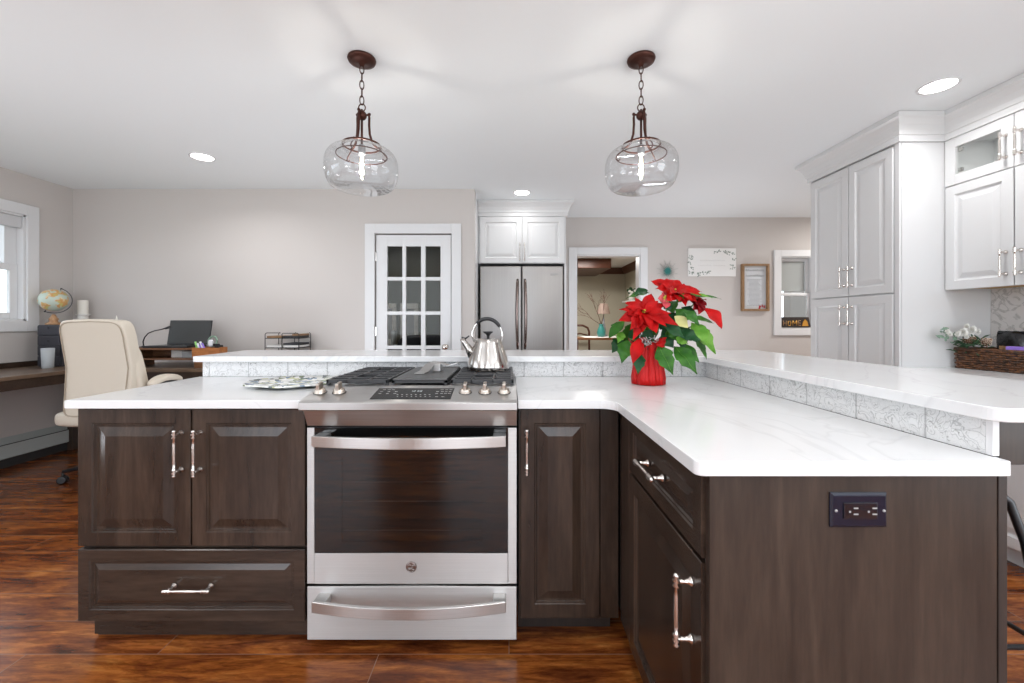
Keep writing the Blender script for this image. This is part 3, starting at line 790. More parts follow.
# display on the slope
def onp(t, x, lift=0.0):      # t metres up the slope from (1.46,.908)
    dy, dz = 0.145, 0.0265; L = math.hypot(dy, dz); return (x, 1.46 + dy / L * t - dz / L * lift, 0.908 + dz / L * t + dy / L * lift)
def slab(mb, x0, x1, t0, t1, l0, l1, sk=0.0):
    q = [(x0, t0), (x1, t0), (x1 , t1), (x0 , t1)]
    mb.rings([[onp(t, x, l0) for x, t in q], [onp(t, x, l1) for x, t in q]], smooth=False)
mb = MB(); slab(mb, -0.489, -0.205, 0.006, 0.118, 0.0, 0.0015); simple('display_glass', (0.008, 0.009, 0.010), 0.22, Specular_IOR_Level=0.25); dp = mb.build('display', 'display_glass', rg)
mb = MB(); R = random.Random(3)
for row, (t, xs, wd) in enumerate([(0.098, (-0.470, -0.452, -0.436, -0.255, -0.238, -0.222), 0.011), (0.078, (-0.474, -0.447, -0.420, -0.268, -0.250, -0.236, -0.222), 0.010),
                                 (0.058, (-0.474, -0.447, -0.420, -0.268, -0.250, -0.236, -0.222), 0.010), (0.046, [-0.405 + 0.0165 * k for k in range(8)], 0.006),
                                 (0.028, [-0.40 + 0.0165 * k for k in range(8)], 0.005), (0.024, (-0.262, -0.24), 0.010)]):
    for x in xs: slab(mb, x, x + wd, t, t + 0.0045, 0.0016, 0.0018)
mb.build('legend_marks', 'slot_grey', dp)
def digit(mb, x, t, s, seg):
    w_, h_ = 0.007 * s, 0.014 * s; b = 0.0018 * s
    S = {'a': (0, w_, h_ - b, h_), 'b': (w_ - b, w_, h_ / 2, h_), 'c': (w_ - b, w_, 0, h_ / 2), 'd': (0, w_, 0, b), 'e': (0, b, 0, h_ / 2), 'f': (0, b, h_ / 2, h_), 'g': (0, w_, h_ / 2 - b / 2, h_ / 2 + b / 2)}
    for c in seg: q = S[c]; slab(mb, x + q[0], x + q[1], t + q[2], t + q[3], 0.0016, 0.0020)
mb = MB(); digit(mb, -0.362, 0.078, 1, 'bc'); digit(mb, -0.352, 0.078, 1, 'abged'); digit(mb, -0.338, 0.078, 1, 'afgcd'); digit(mb, -0.328, 0.078, 1, 'abcdefg'); mb.build('clock_digits', 'display_digits', dp)
# knobs
sl = math.atan2(0.0265, 0.145)
for x in (-0.693, -0.623, -0.160, -0.088, -0.018):
    p = onp(0.075, x, 0.0); T = Matrix.Translation(p) @ Matrix.Rotation(sl, 4, 'X')
    mb = MB(T); mb.lathe([(0.0225, 0.0), (0.0225, 0.003), (0.0195, 0.004), (0.019, 0.013), (0.0175, 0.0155), (0.0, 0.0157)], seg=24)
    mb.box(-0.0065, 0.0065, -0.019, 0.019, 0.012, 0.037, 0.003); k = mb.build('knob', 'nickel_warm', rg)
    MB(T).lathe([(0.0245, -0.0005), (0.0245, 0.0015), (0.0235, 0.0018)], seg=24).build('bezel', 'plastic_black', k)
# oven door
ZD0, ZD1 = 0.238, 0.800
fd = frame((0, 1.527, 0), (1, 0, 0), (0, -1, 0))
od = MB(fd); gx0, gx1, gz0, gz1 = -0.700, -0.004, 0.348, 0.800
od.box(XA, gx0, ZD0, ZD1, 0, 0.024, 0.002); od.box(gx1, XB, ZD0, ZD1, 0, 0.024, 0.002); od.box(gx0, gx1, ZD0, gz0, 0, 0.024, 0.001)
od = od.build('oven_door', 'steel_h', rg)
g = MB(fd); g.box(gx0 + 0.001, gx1 - 0.001, gz0 + 0.001, gz1, 0.018, 0.0225); g.build('door_glass', 'oven_glass', od)
bz = MB(fd)   # dark printed border behind the glass with the clear viewing window
wx0, wx1, wz0, wz1 = -0.605, -0.095, 0.385, 0.690
bz.box(gx0, wx0, gz0, gz1, 0.008, 0.016); bz.box(wx1, gx1, gz0, gz1, 0.008, 0.016); bz.box(wx0, wx1, gz0, wz0, 0.008, 0.016); bz.box(wx0, wx1, wz1, gz1, 0.008, 0.016)
simple('glass_border', (0.11, 0.11, 0.115), 0.5); bz.build('glass_border', 'glass_border', od)
simple('oven_enamel', (0.10, 0.085, 0.075), 0.5)
mb = MB(); mb.box(-0.62, -0.08, 1.522, 1.5245, 0.40, 0.70); ov = mb.build('oven_cavity', 'oven_enamel', rg)
mb = MB()
for z in (0.425, 0.53, 0.60):
    mb.tube([(-0.60, 1.5165, z), (-0.10, 1.5165, z)], 0.0018, 6)
mb.build('oven_rack', 'steel_handle', rg)
# handles
def arc_handle(z, x0, x1, yend, ymid, parent, ydoor, w=0.038):
    pts = []
    for k in range(25):
        t = k / 24; pts.append((x0 + (x1 - x0) * t, yend + (ymid - yend) * (1 - (2 * t - 1) ** 2), z))
    mb = MB(); mb.strap(pts, w, 0.012)
    for xa in (x0, x1):
        s_ = 1 if xa == x0 else -1
        mb.box(xa, xa + s_ * 0.045, yend - 0.004, ydoor, z - w / 2 + 0.001, z + w / 2 - 0.003, 0.003)
    return mb.build('handle', 'steel_handle', parent, bevel=0.002)
arc_handle(0.766, -0.684, -0.0115, 1.452, 1.420, od, 1.504)
fm = frame((-0.351, 1.5025, 0.300), (1, 0, 0), (0, -1, 0))
mb = MB(fm); mb.lathe([(0.0195, 0), (0.0195, 0.0018), (0.018, 0.0024), (0.0, 0.0024)], seg=32); lgo = mb.build('maker_badge', 'dark_chrome', od)
mb = MB(fm)
mb.tube([(0.0165 * math.cos(a), 0.0165 * math.sin(a), 0.0026) for a in [2 * PI * k / 32 for k in range(32)]], 0.0006, 5, True)
mb.tube([(-0.001 + 0.0065 * math.cos(a) - 0.0045, 0.0075 * math.sin(a) + 0.001, 0.0028) for a in [0.6 + 5.0 * k / 16 for k in range(17)]] + [(-0.006, -0.002, 0.0028)], 0.0009, 5)
mb.tube([(0.0075 + 0.0045 * math.cos(a), 0.0042 + 0.0035 * math.sin(a), 0.0028) for a in [0.7 + 3.6 * k / 10 for k in range(11)]] + [(0.0055, 0.001, 0.0028)] +
        [(0.0065 + 0.0055 * math.cos(a), -0.0035 + 0.0045 * math.sin(a), 0.0028) for a in [2.1 + 3.4 * k / 10 for k in range(11)]], 0.0009, 5)
mb.build('monogram', 'chrome', lgo)
# storage drawer
dr = MB(frame((0, 1.530, 0), (1, 0, 0), (0, -1, 0))); dr.box(XA, XB, 0.036, 0.229, 0, 0.027, 0.003); dr = dr.build('storage_drawer', 'steel_h', rg)
arc_handle(0.190, -0.684, -0.0115, 1.455, 1.418, dr, 1.504)
# cooktop well and burners
mb = MB(); mb.box(XA + 0.012, XB - 0.012, 1.640, 2.100, 0.9201, 0.9225, 0.001); ct = mb.build('cooktop', 'steel_top', rg)
MB().box(-0.455, -0.245, 1.632, 1.70, 0.9226, 0.9245, 0.001).build('front_trim', 'steel_top', rg)
for bx, by, br in ((-0.595, 1.76, 0.048), (-0.595, 1.98, 0.038), (-0.105, 1.76, 0.045), (-0.105, 1.98, 0.034)):
    mb = MB(); mb.lathe([(br * 1.05, 0.9225), (br, 0.930), (br * 0.9, 0.934)], (bx, by, 0), seg=28); b_ = mb.build('burner', 'galvanised', rg)
    MB().lathe([(br * 0.82, 0.9341), (br * 0.84, 0.939), (br * 0.7, 0.9415), (0, 0.942)], (bx, by, 0), seg=28).build('burner_cap', 'cast_iron', b_)
def grate(x0, x1, y0, y1, parent):
    mb = MB(); z0, z1 = 0.940, 0.955; b = 0.011
    mb.box(x0, x1, y0, y0 + b, z0, z1, 0.002); mb.box(x0, x1, y1 - b, y1, z0, z1, 0.002); mb.box(x0, x0 + b, y0, y1, z0, z1, 0.002); mb.box(x1 - b, x1, y0, y1, z0, z1, 0.002)
    mb.box(x0, x1, (y0 + y1) / 2 - b / 2, (y0 + y1) / 2 + b / 2, z0, z1, 0.002)
    for k in range(1, 8):
        y = y0 + (y1 - y0) * k / 8
        if k == 4: continue
        cut = k in (2, 6)
        for (xa, xb) in (((x0, x0 + 0.075), (x1 - 0.075, x1)) if cut else ((x0, x1),)):
            mb.box(xa, xb, y - 0.006, y + 0.006, z0 + 0.002, z1 + 0.002, 0.003)
    for x in (x0 + (x1 - x0) * 0.33, x0 + (x1 - x0) * 0.67):
        mb.box(x - 0.004, x + 0.004, y0, y1, z0, z1, 0.0015)
    for x in (x0 + 0.006, x1 - 0.006):
        for y in (y0 + 0.006, y1 - 0.006, (y0 + y1) / 2): mb.box(x - 0.006, x + 0.006, y - 0.006, y + 0.006, 0.9226, z0 + 0.002)
    return mb.build('grate', 'cast_iron', parent)
grate(-0.714, -0.472, 1.632, 2.10, rg); grate(-0.228, 0.018, 1.632, 2.10, rg)
gr = MB(); gr.box(-0.458, -0.242, 1.632, 1.643, 0.942, 0.950); gr.box(-0.458, -0.447, 1.632, 2.1, 0.936, 0.950); gr.box(-0.253, -0.242, 1.632, 2.1, 0.936, 0.950); gr.box(-0.458, -0.242, 2.089, 2.1, 0.930, 0.950)
for x in (-0.452, -0.248):
    for y in (1.638, 2.094): gr.box(x - 0.005, x + 0.005, y - 0.005, y + 0.005, 0.9226, 0.931)
gr.build('grate', 'cast_iron', rg)
mb = MB(); mb.box(-0.456, -0.244, 1.634, 2.03, 0.9505, 0.958, 0.003); mb.box(-0.456, -0.244, 2.045, 2.095, 0.9505, 0.956, 0.002); mb.build('griddle', 'griddle_grey', rg)

# bent steel strip on the griddle
bk = MB(); pts = [(-0.378, 1.755, 0.9635), (-0.366, 1.80, 0.968), (-0.352, 1.86, 0.990), (-0.338, 1.905, 0.9985)]
bk.strap(pts, 0.042, 0.003, (1, -0.2, 0.0))
pts = [(-0.352, 1.915, 0.9985), (-0.31, 1.90, 0.9945), (-0.272, 1.90, 0.983), (-0.235, 1.925, 0.993)]
bk.strap(pts, 0.05, 0.003, (0.1, 1, 0.0))
bk.box(-0.345, -0.305, 1.86, 1.93, 0.9585, 0.994, 0.004)
tag(bk.build('spoon_rest', 'steel_top'), 'bent strip of brushed steel lying on the centre griddle of the range', 'spoon rest')

# ------------------------------------------------------------------ kettle
kt = thing('kettle', 'stainless kettle with black arched handle on the right burner', 'kettle', (-0.098, 1.985, 0.957))
kx, ky, kz = -0.098, 1.965, 0.9575
mb = MB(); mb.lathe([(0.096, 0), (0.1005, 0.004), (0.099, 0.022), (0.090, 0.055), (0.076, 0.095), (0.066, 0.125), (0.0625, 0.142), (0.060, 0.1445), (0.0, 0.1455)], (kx, ky, kz), seg=48); mb.build('body', 'steel_kettle', kt)
mb = MB(); mb.tube([(kx - 0.068, ky - 0.005, kz + 0.062), (kx - 0.092, ky - 0.005, kz + 0.10), (kx - 0.112, ky - 0.005, kz + 0.128), (kx - 0.122, ky - 0.005, kz + 0.145)], [0.026, 0.018, 0.013, 0.0125], 16)
sp = mb.build('spout', 'steel_kettle', kt)
mb = MB(); mb.tube([(kx - 0.124, ky - 0.005, kz + 0.150), (kx - 0.104, ky - 0.005, kz + 0.146), (kx - 0.088, ky - 0.005, kz + 0.158)], [0.004, 0.004, 0.003], 8); mb.build('spout_lever', 'plastic_black', sp)
R1 = []
for k in range(25):
    a = PI * (0.97 - 0.94 * k / 24); R1.append((kx - 0.005 + 0.072 * math.cos(a), ky, kz + 0.150 + 0.088 * math.sin(a)))
mb = MB(); mb.tube([(kx - 0.062, ky, kz + 0.125)] + R1[:9], 0.0045, 8); mb.build('handle_arm', 'chrome', kt); mb = MB(); mb.tube(R1[17:] + [(kx + 0.060, ky, kz + 0.125)], 0.0045, 8); mb.build('handle_arm', 'chrome', kt)
mb = MB(); mb.tube(R1[6:21], [0.0055] + [0.009] * 13 + [0.0055], 12); mb.build('handle_grip', 'plastic_black', kt)
mb = MB(); mb.lathe([(0.007, 0.1455), (0.007, 0.158), (0.012, 0.166), (0.024, 0.174), (0.023, 0.178), (0.0, 0.179)], (kx, ky, kz), seg=20); mb.build('lid_knob', 'plastic_black', kt)

# ------------------------------------------------------------------ patterned dish left of the range
def dish(cx, cy, a, b, rot, mat, label, nm='dish'):
    mb = MB(Matrix.Translation((cx, cy, 0.9035)) @ Matrix.Rotation(rot, 4, 'Z'))
    loops = []
    for s_, z in ((0.55, 0.0), (0.60, 0.0), (0.82, 0.006), (1.0, 0.014), (0.995, 0.019), (0.80, 0.011), (0.58, 0.006), (0.02, 0.0055)):
        loops.append([((a * (1 + 0.05 * math.sin(7 * t))) * s_ * math.cos(t), (b * (1 + 0.05 * math.sin(7 * t))) * s_ * math.sin(t), z) for t in [2 * PI * k / 56 for k in range(56)]])
    mb.rings(loops); return tag(mb.build(nm, mat), label, nm)
dish(-0.945, 1.845, 0.195, 0.175, 0.12, 'speckled_glass', 'wavy-edged oval glass dish with speckled pattern beside the range')

# ------------------------------------------------------------------ poinsettia
PX, PY, PZ = 0.623, 1.870, 0.903
po = thing('potted_poinsettia', 'red poinsettia in a red foil-wrapped pot on the peninsula worktop', 'plant', (PX, PY, PZ))
mb = MB(Matrix.Translation((PX, PY, PZ))); loops = []; R = random.Random(5); ph_ = [R.uniform(0, 6.28) for _ in range(6)]
for z, r, am in ((0.0005, 0.060, 0.0), (0.003, 0.071, 0.003), (0.03, 0.0715, 0.004), (0.07, 0.064, 0.005), (0.12, 0.058, 0.005), (0.15, 0.058, 0.006), (0.185, 0.066, 0.010), (0.20, 0.072, 0.014)):
    loops.append([((r + am * (math.sin(9 * t + ph_[0]) + 0.6 * math.sin(23 * t + ph_[1]))) * math.cos(t), (r + am * (math.sin(9 * t + ph_[0]) + 0.6 * math.sin(23 * t + ph_[1]))) * math.sin(t), z + (am * 0.8 * math.sin(5 * t) if z > .15 else 0)) for t in [2 * PI * k / 72 for k in range(72)]])
mb.rings(loops, True, False); wrap = mb.build('foil_wrap', 'red_foil', po)
MB().lathe([(0.05, 0.150), (0.055, 0.165), (0, 0.168)], (PX, PY, PZ)).build('soil', 'soil', po)


def leaf(mb, base, tip, wd, up=(0, -0.6, 0.8), droop=0.0, lobes=True, fold=0.25, seed=0, twist=0.0):
    b = Vector(base); t = Vector(tip); ax = t - b; L = ax.length; d = ax.normalized(); up = Vector(up); up = (up - d * up.dot(d)).normalized(); s_ = d.cross(up)
    up = (Matrix.Rotation(twist, 3, d) @ up); s_ = d.cross(up)
    st = [(0, 0.02), (0.06, 0.22), (0.16, 0.55), (0.28, 0.86), (0.38, 1.0), (0.44, 0.80), (0.52, 0.82), (0.60, 0.80), (0.68, 0.56), (0.80, 0.34), (0.92, 0.13), (1.0, 0.01)] if lobes else \
         [(0, 0.02), (0.06, 0.2), (0.16, 0.50), (0.28, 0.80), (0.40, 0.98), (0.5, 1.0), (0.6, 0.92), (0.7, 0.75), (0.8, 0.52), (0.9, 0.27), (0.96, 0.11), (1.0, 0.01)]
    rn = random.Random(seed); rows = []
    for q, wf in st:
        c = b + ax * q + up * (droop * L * 4 * q * (1 - q)); row = []
        for k in (-1, -0.5, 0, 0.5, 1):
            ww = wf * wd / 2 * k
            row.append(mb.v(c + s_ * ww + up * (abs(k) * wf * wd / 2 * fold + 0.04 * wd * math.sin(q * 14 + k * 2 + seed))))
        rows.append(row)
    for r0, r1 in zip(rows, rows[1:]):
        for i in range(4): mb.face([r0[i], r0[i + 1], r1[i + 1], r1[i]], True)


def L3(x, y, z): return (PX + x / 100, PY + y / 100, PZ + z / 100)
def zp(zx, zy, dep=0.0):      # plant-local centimetres from the sketch of the plant, dep = cm toward the camera
    return L3((zx - 288) / 11.2, -dep, (605 - zy) / 11.1)
def flower(cx, cy, dep, tips, mat, nrm, sd):
    if sd == 2: cy -= 12; tips = [(a, b - 12, c, d * 1.12) for a, b, c, d in tips]
    cvec = zp(cx, cy, dep); f = None
    mb = MB(); rn = random.Random(sd)
    tips = list(tips)
    if len(tips) > 5:      # a second, shorter ring of bracts between the long ones
        for i in range(len(tips)):
            a, b = tips[i], tips[(i + 1) % len(tips)]; q = rn.uniform(0.70, 0.92)
            mx, my = (a[0] + b[0]) / 2, (a[1] + b[1]) / 2
            tips.append((cx + (mx - cx) * q, cy + (my - cy) * q, max(a[2], b[2]) + 1.2, 4.2))
    for i, (tx, ty, td, wd) in enumerate(tips):
        leaf(mb, cvec, zp(tx, ty, td), wd / 100 * (1.08 if sd == 2 else 0.92), nrm, rn.uniform(0.03, 0.12), rn.random() < 0.4, 0.22, sd * 10 + i)
    f = mb.build('bract_cluster', mat, po)
    mb = MB()
    for k in range(9):
        a = rn.uniform(0, 6.28); r = rn.uniform(0, 0.014)
        mb.sphere(Vector(cvec) + Vector((r * math.cos(a), -0.006 - 0.004 * rn.random(), r * math.sin(a))), 0.0045, 8)
    mb.build('flower_centre', 'flower_centre', f)
    return f
flower(228, 250, 10, [(112, 292, 9, 5.5), (118, 238, 8, 4.5), (150, 205, 7, 5), (205, 180, 5, 5.5), (283, 162, 6, 6), (345, 210, 9, 5), (372, 315, 15, 7.5), (262, 350, 17, 7.5), (205, 345, 15, 6.5), (150, 335, 14, 7), (170, 385, 12, 6.5), (290, 240, 12, 5), (170, 270, 13, 5)], 'bract_red', (0.1, -0.9, 0.35), 1)
flower(405, 165, 4, [(293, 108, 2, 6), (340, 110, -2, 5), (400, 92, -4, 6.5), (475, 120, -3, 6.5), (540, 162, 3, 6), (480, 215, 10, 7), (420, 235, 12, 7), (335, 215, 12, 6), (300, 150, 6, 6.5), (440, 150, -8, 6), (555, 215, 2, 5)], 'bract_red', (0.1, -0.75, 0.6), 2)
flower(520, 200, 2, [(556, 215, 4, 4.5), (545, 240, 6, 4.5), (500, 262, 8, 6), (475, 240, 8, 6), (470, 190, 4, 5), (540, 160, -3, 5)], 'bract_dark', (0.2, -0.9, 0.3), 3)
flower(330, 190, 9, [(350, 148, 6, 5), (355, 200, 12, 5.5), (325, 235, 12, 5), (300, 185, 9, 4)], 'bract_pink', (0.3, -0.9, 0.2), 4)
mb = MB(); leaf(mb, zp(545, 230, 3), zp(622, 330, 6), 0.068, (0.35, -0.9, 0.25), 0.12, False, 0.3, 3); mb.build('bract', 'bract_red', po)
mb = MB(); leaf(mb, zp(222, 368, 9), zp(170, 492, 12), 0.055, (-0.4, -0.9, 0.1), 0.08, False, 0.3, 5); mb.build('bract', 'bract_red', po)
mb = MB(); leaf(mb, zp(300, 375, 8), zp(322, 420, 9), 0.05, (0.2, -0.9, 0.1), 0.1, False, 0.3, 6); mb.build('bract', 'bract_red', po)
LV = [  # base, tip, depth base/tip, width cm, material, normal
    (310, 410, 7, 360, 545, 12, 9.5, 'leaf_green', (-0.2, -1, 0.2)), (395, 415, 5, 478, 542, 11, 10.5, 'leaf_green', (0.1, -1, 0.3)), (430, 400, 2, 512, 492, 6, 7, 'leaf_green', (0.3, -0.9, 0.4)),
    (500, 310, 2, 592, 452, 6, 10, 'leaf_light', (0.3, -0.95, 0.2)), (520, 370, 0, 570, 482, 2, 6, 'leaf_green', (0.4, -0.8, 0.2)), (488, 300, 3, 540, 400, 8, 8.5, 'leaf_light', (0.1, -1, 0.2)),
    (175, 385, 4, 130, 495, 8, 9, 'leaf_green', (-0.3, -0.9, 0.2)), (160, 380, 0, 100, 450, 2, 8, 'leaf_deep', (-0.4, -0.9, 0.1)), (165, 290, 2, 78, 378, 4, 6, 'leaf_green', (-0.5, -0.8, 0.5)),
    (220, 445, 6, 205, 545, 9, 7, 'leaf_deep', (-0.1, -1, 0)), (300, 150, -2, 190, 178, -4, 6, 'leaf_green', (-0.2, -0.5, 0.85)), (300, 135, -4, 225, 160, -2, 5.5, 'leaf_deep', (0, -0.7, 0.7)),
    (470, 175, 6, 632, 187, 4, 3.0, 'leaf_green', (0.0, -0.6, 0.8)), (455, 165, 8, 560, 185, 9, 3.2, 'leaf_light', (0, -0.6, 0.8)), (300, 300, 12, 402, 372, 14, 7.5, 'leaf_deep', (0.1, -0.8, 0.6)),
    (400, 345, 8, 500, 385, 10, 8.5, 'leaf_deep', (0.2, -0.85, 0.5)), (410, 245, 12, 478, 315, 13, 7, 'leaf_green', (0.3, -0.9, 0.4)), (470, 275, 6, 582, 305, 6, 4.5, 'leaf_green', (0.1, -0.6, 0.8)),
    (450, 330, 4, 500, 400, 7, 7, 'leaf_deep', (0.1, -0.9, 0.3)), (385, 370, 9, 440, 400, 10, 6, 'leaf_light', (0, -0.9, 0.4)), (330, 360, 6, 380, 420, 8, 6, 'leaf_deep', (0, -1, 0.1)),
    (395, 205, 8, 420, 160, 10, 4, 'leaf_green', (0.2, -0.9, 0.2)), (360, 245, 8, 345, 195, 7, 5, 'leaf_deep', (0.2, -0.9, 0.2)), (250, 400, 3, 290, 330, 4, 6, 'leaf_deep', (0, -1, 0.1)),
    (200, 330, 0, 240, 420, 3, 8, 'leaf_deep', (0, -1, 0.1)), (150, 345, 3, 120, 400, 5, 5, 'leaf_light', (-0.2, -1, 0.1)), (420, 300, -2, 470, 390, 0, 8, 'leaf_green', (0, -1, 0.1)), (350, 280, -3, 430, 350, -2, 9, 'leaf_deep', (0, -1, 0.1)),
    (330, 400, 3, 300, 470, 5, 6, 'leaf_deep', (0, -1, 0)), (395, 235, 6, 450, 290, 8, 6, 'leaf_green', (0.1, -1, 0.2)), (440, 225, 3, 495, 280, 6, 7, 'leaf_deep', (0.2, -1, 0.2)), (370, 250, 2, 420, 330, 4, 8, 'leaf_deep', (0, -1, 0.2)), (390, 330, 5, 350, 400, 7, 6, 'leaf_green', (0, -1, 0.1)), (340, 330, 5, 370, 400, 6, 6, 'leaf_deep', (0, -1, 0.1)), (365, 330, 6, 410, 395, 9, 7, 'leaf_green', (0.1, -1, 0.2)), (245, 365, 4, 215, 440, 6, 6, 'leaf_deep', (-0.1, -1, 0)),
    (455, 230, 2, 520, 300, 4, 7, 'leaf_deep', (0.2, -0.9, 0.4)), (140, 300, -2, 118, 360, 0, 6, 'leaf_deep', (-0.3, -0.9, 0.2)), (330, 260, 4, 300, 330, 8, 6, 'leaf_deep', (0, -1, 0.1)), (430, 350, 2, 450, 430, 4, 7, 'leaf_deep', (0, -1, 0.1)), (260, 300, -6, 180, 420, -9, 9, 'leaf_green', (-0.2, 0.9, 0.3)), (350, 290, -8, 330, 430, -12, 9, 'leaf_green', (0, 0.9, 0.3)), (430, 270, -8, 520, 400, -12, 9, 'leaf_deep', (0.2, 0.9, 0.3)), (300, 200, -5, 240, 260, -12, 8, 'leaf_green', (0, 0.7, 0.7)), (420, 190, -7, 480, 250, -14, 8, 'leaf_green', (0, 0.7, 0.7))]
for i, (bx, by, bd, tx, ty, td, wd, mt, nr) in enumerate(LV):
    wd *= 0.86; mb = MB(); leaf(mb, zp(bx, by, bd), zp(tx, ty, td), wd / 100, nr, 0.06, i % 3 != 2, 0.16, i); lf = mb.build('leaf', mt, po)
    if i in (0, 1, 3):
        b_, t_ = Vector(zp(bx, by, bd)), Vector(zp(tx, ty, td)); ax = t_ - b_; up = Vector(nr); d_ = ax.normalized(); up = (up - d_ * up.dot(d_)).normalized()
        MB().tube([b_ + ax * q + up * (0.06 * ax.length * 4 * q * (1 - q) + 0.001 + 0.04 * wd / 100 * math.sin(q * 14 + i)) for q in [k / 12 for k in range(13)]], 0.0007, 5).build('leaf_vein', 'leaf_light', lf)
mb = MB(); leaf(mb, zp(375, 270, 10), zp(430, 325, 12), 0.05, (0.1, -1, 0.1), 0.05, False, 0.2, 2); mb.build('leaf', 'leaf_yellow', po)
mb = MB()
for a, b_ in (((285, 420, 0), (230, 255, 7)), ((300, 420, 0), (405, 175, 2)), ((310, 420, 0), (515, 210, 0)), ((280, 420, 2), (180, 380, 4)), ((300, 420, 2), (330, 200, 7)), ((310, 420, -2), (500, 320, 1)), ((290, 420, -2), (330, 300, -6)), ((300, 420, 3), (390, 400, 6))):
    p, q = Vector(zp(*a)), Vector(zp(*b_)); m_ = (p + q) / 2 + Vector((0, 0, 0.01)); mb.tube([p, m_, q], [0.0045, 0.004, 0.003], 8)
mb.build('stems', 'stem_green', po)
# black and white bow tucked into the foil
mb = MB(); R = random.Random(9)
for k in range(16):
    a = R.uniform(0, 6.28); c_ = Vector(zp(255 + R.uniform(-35, 45), 385 + R.uniform(-22, 25), 9 + R.uniform(-1, 2)))
    mb.strap([c_ + Vector((0.011 * math.cos(a + q * 1.1), -0.004 * q, 0.011 * math.sin(a + q * 1.1))) for q in range(4)], 0.007, 0.001, (0.2, -1, 0.2))
leafy('bow_ribbon', (0.02, 0.02, 0.02), (0.75, 0.75, 0.72), 0.35, 140); mb.build('ribbon_bow', 'bow_ribbon', po)

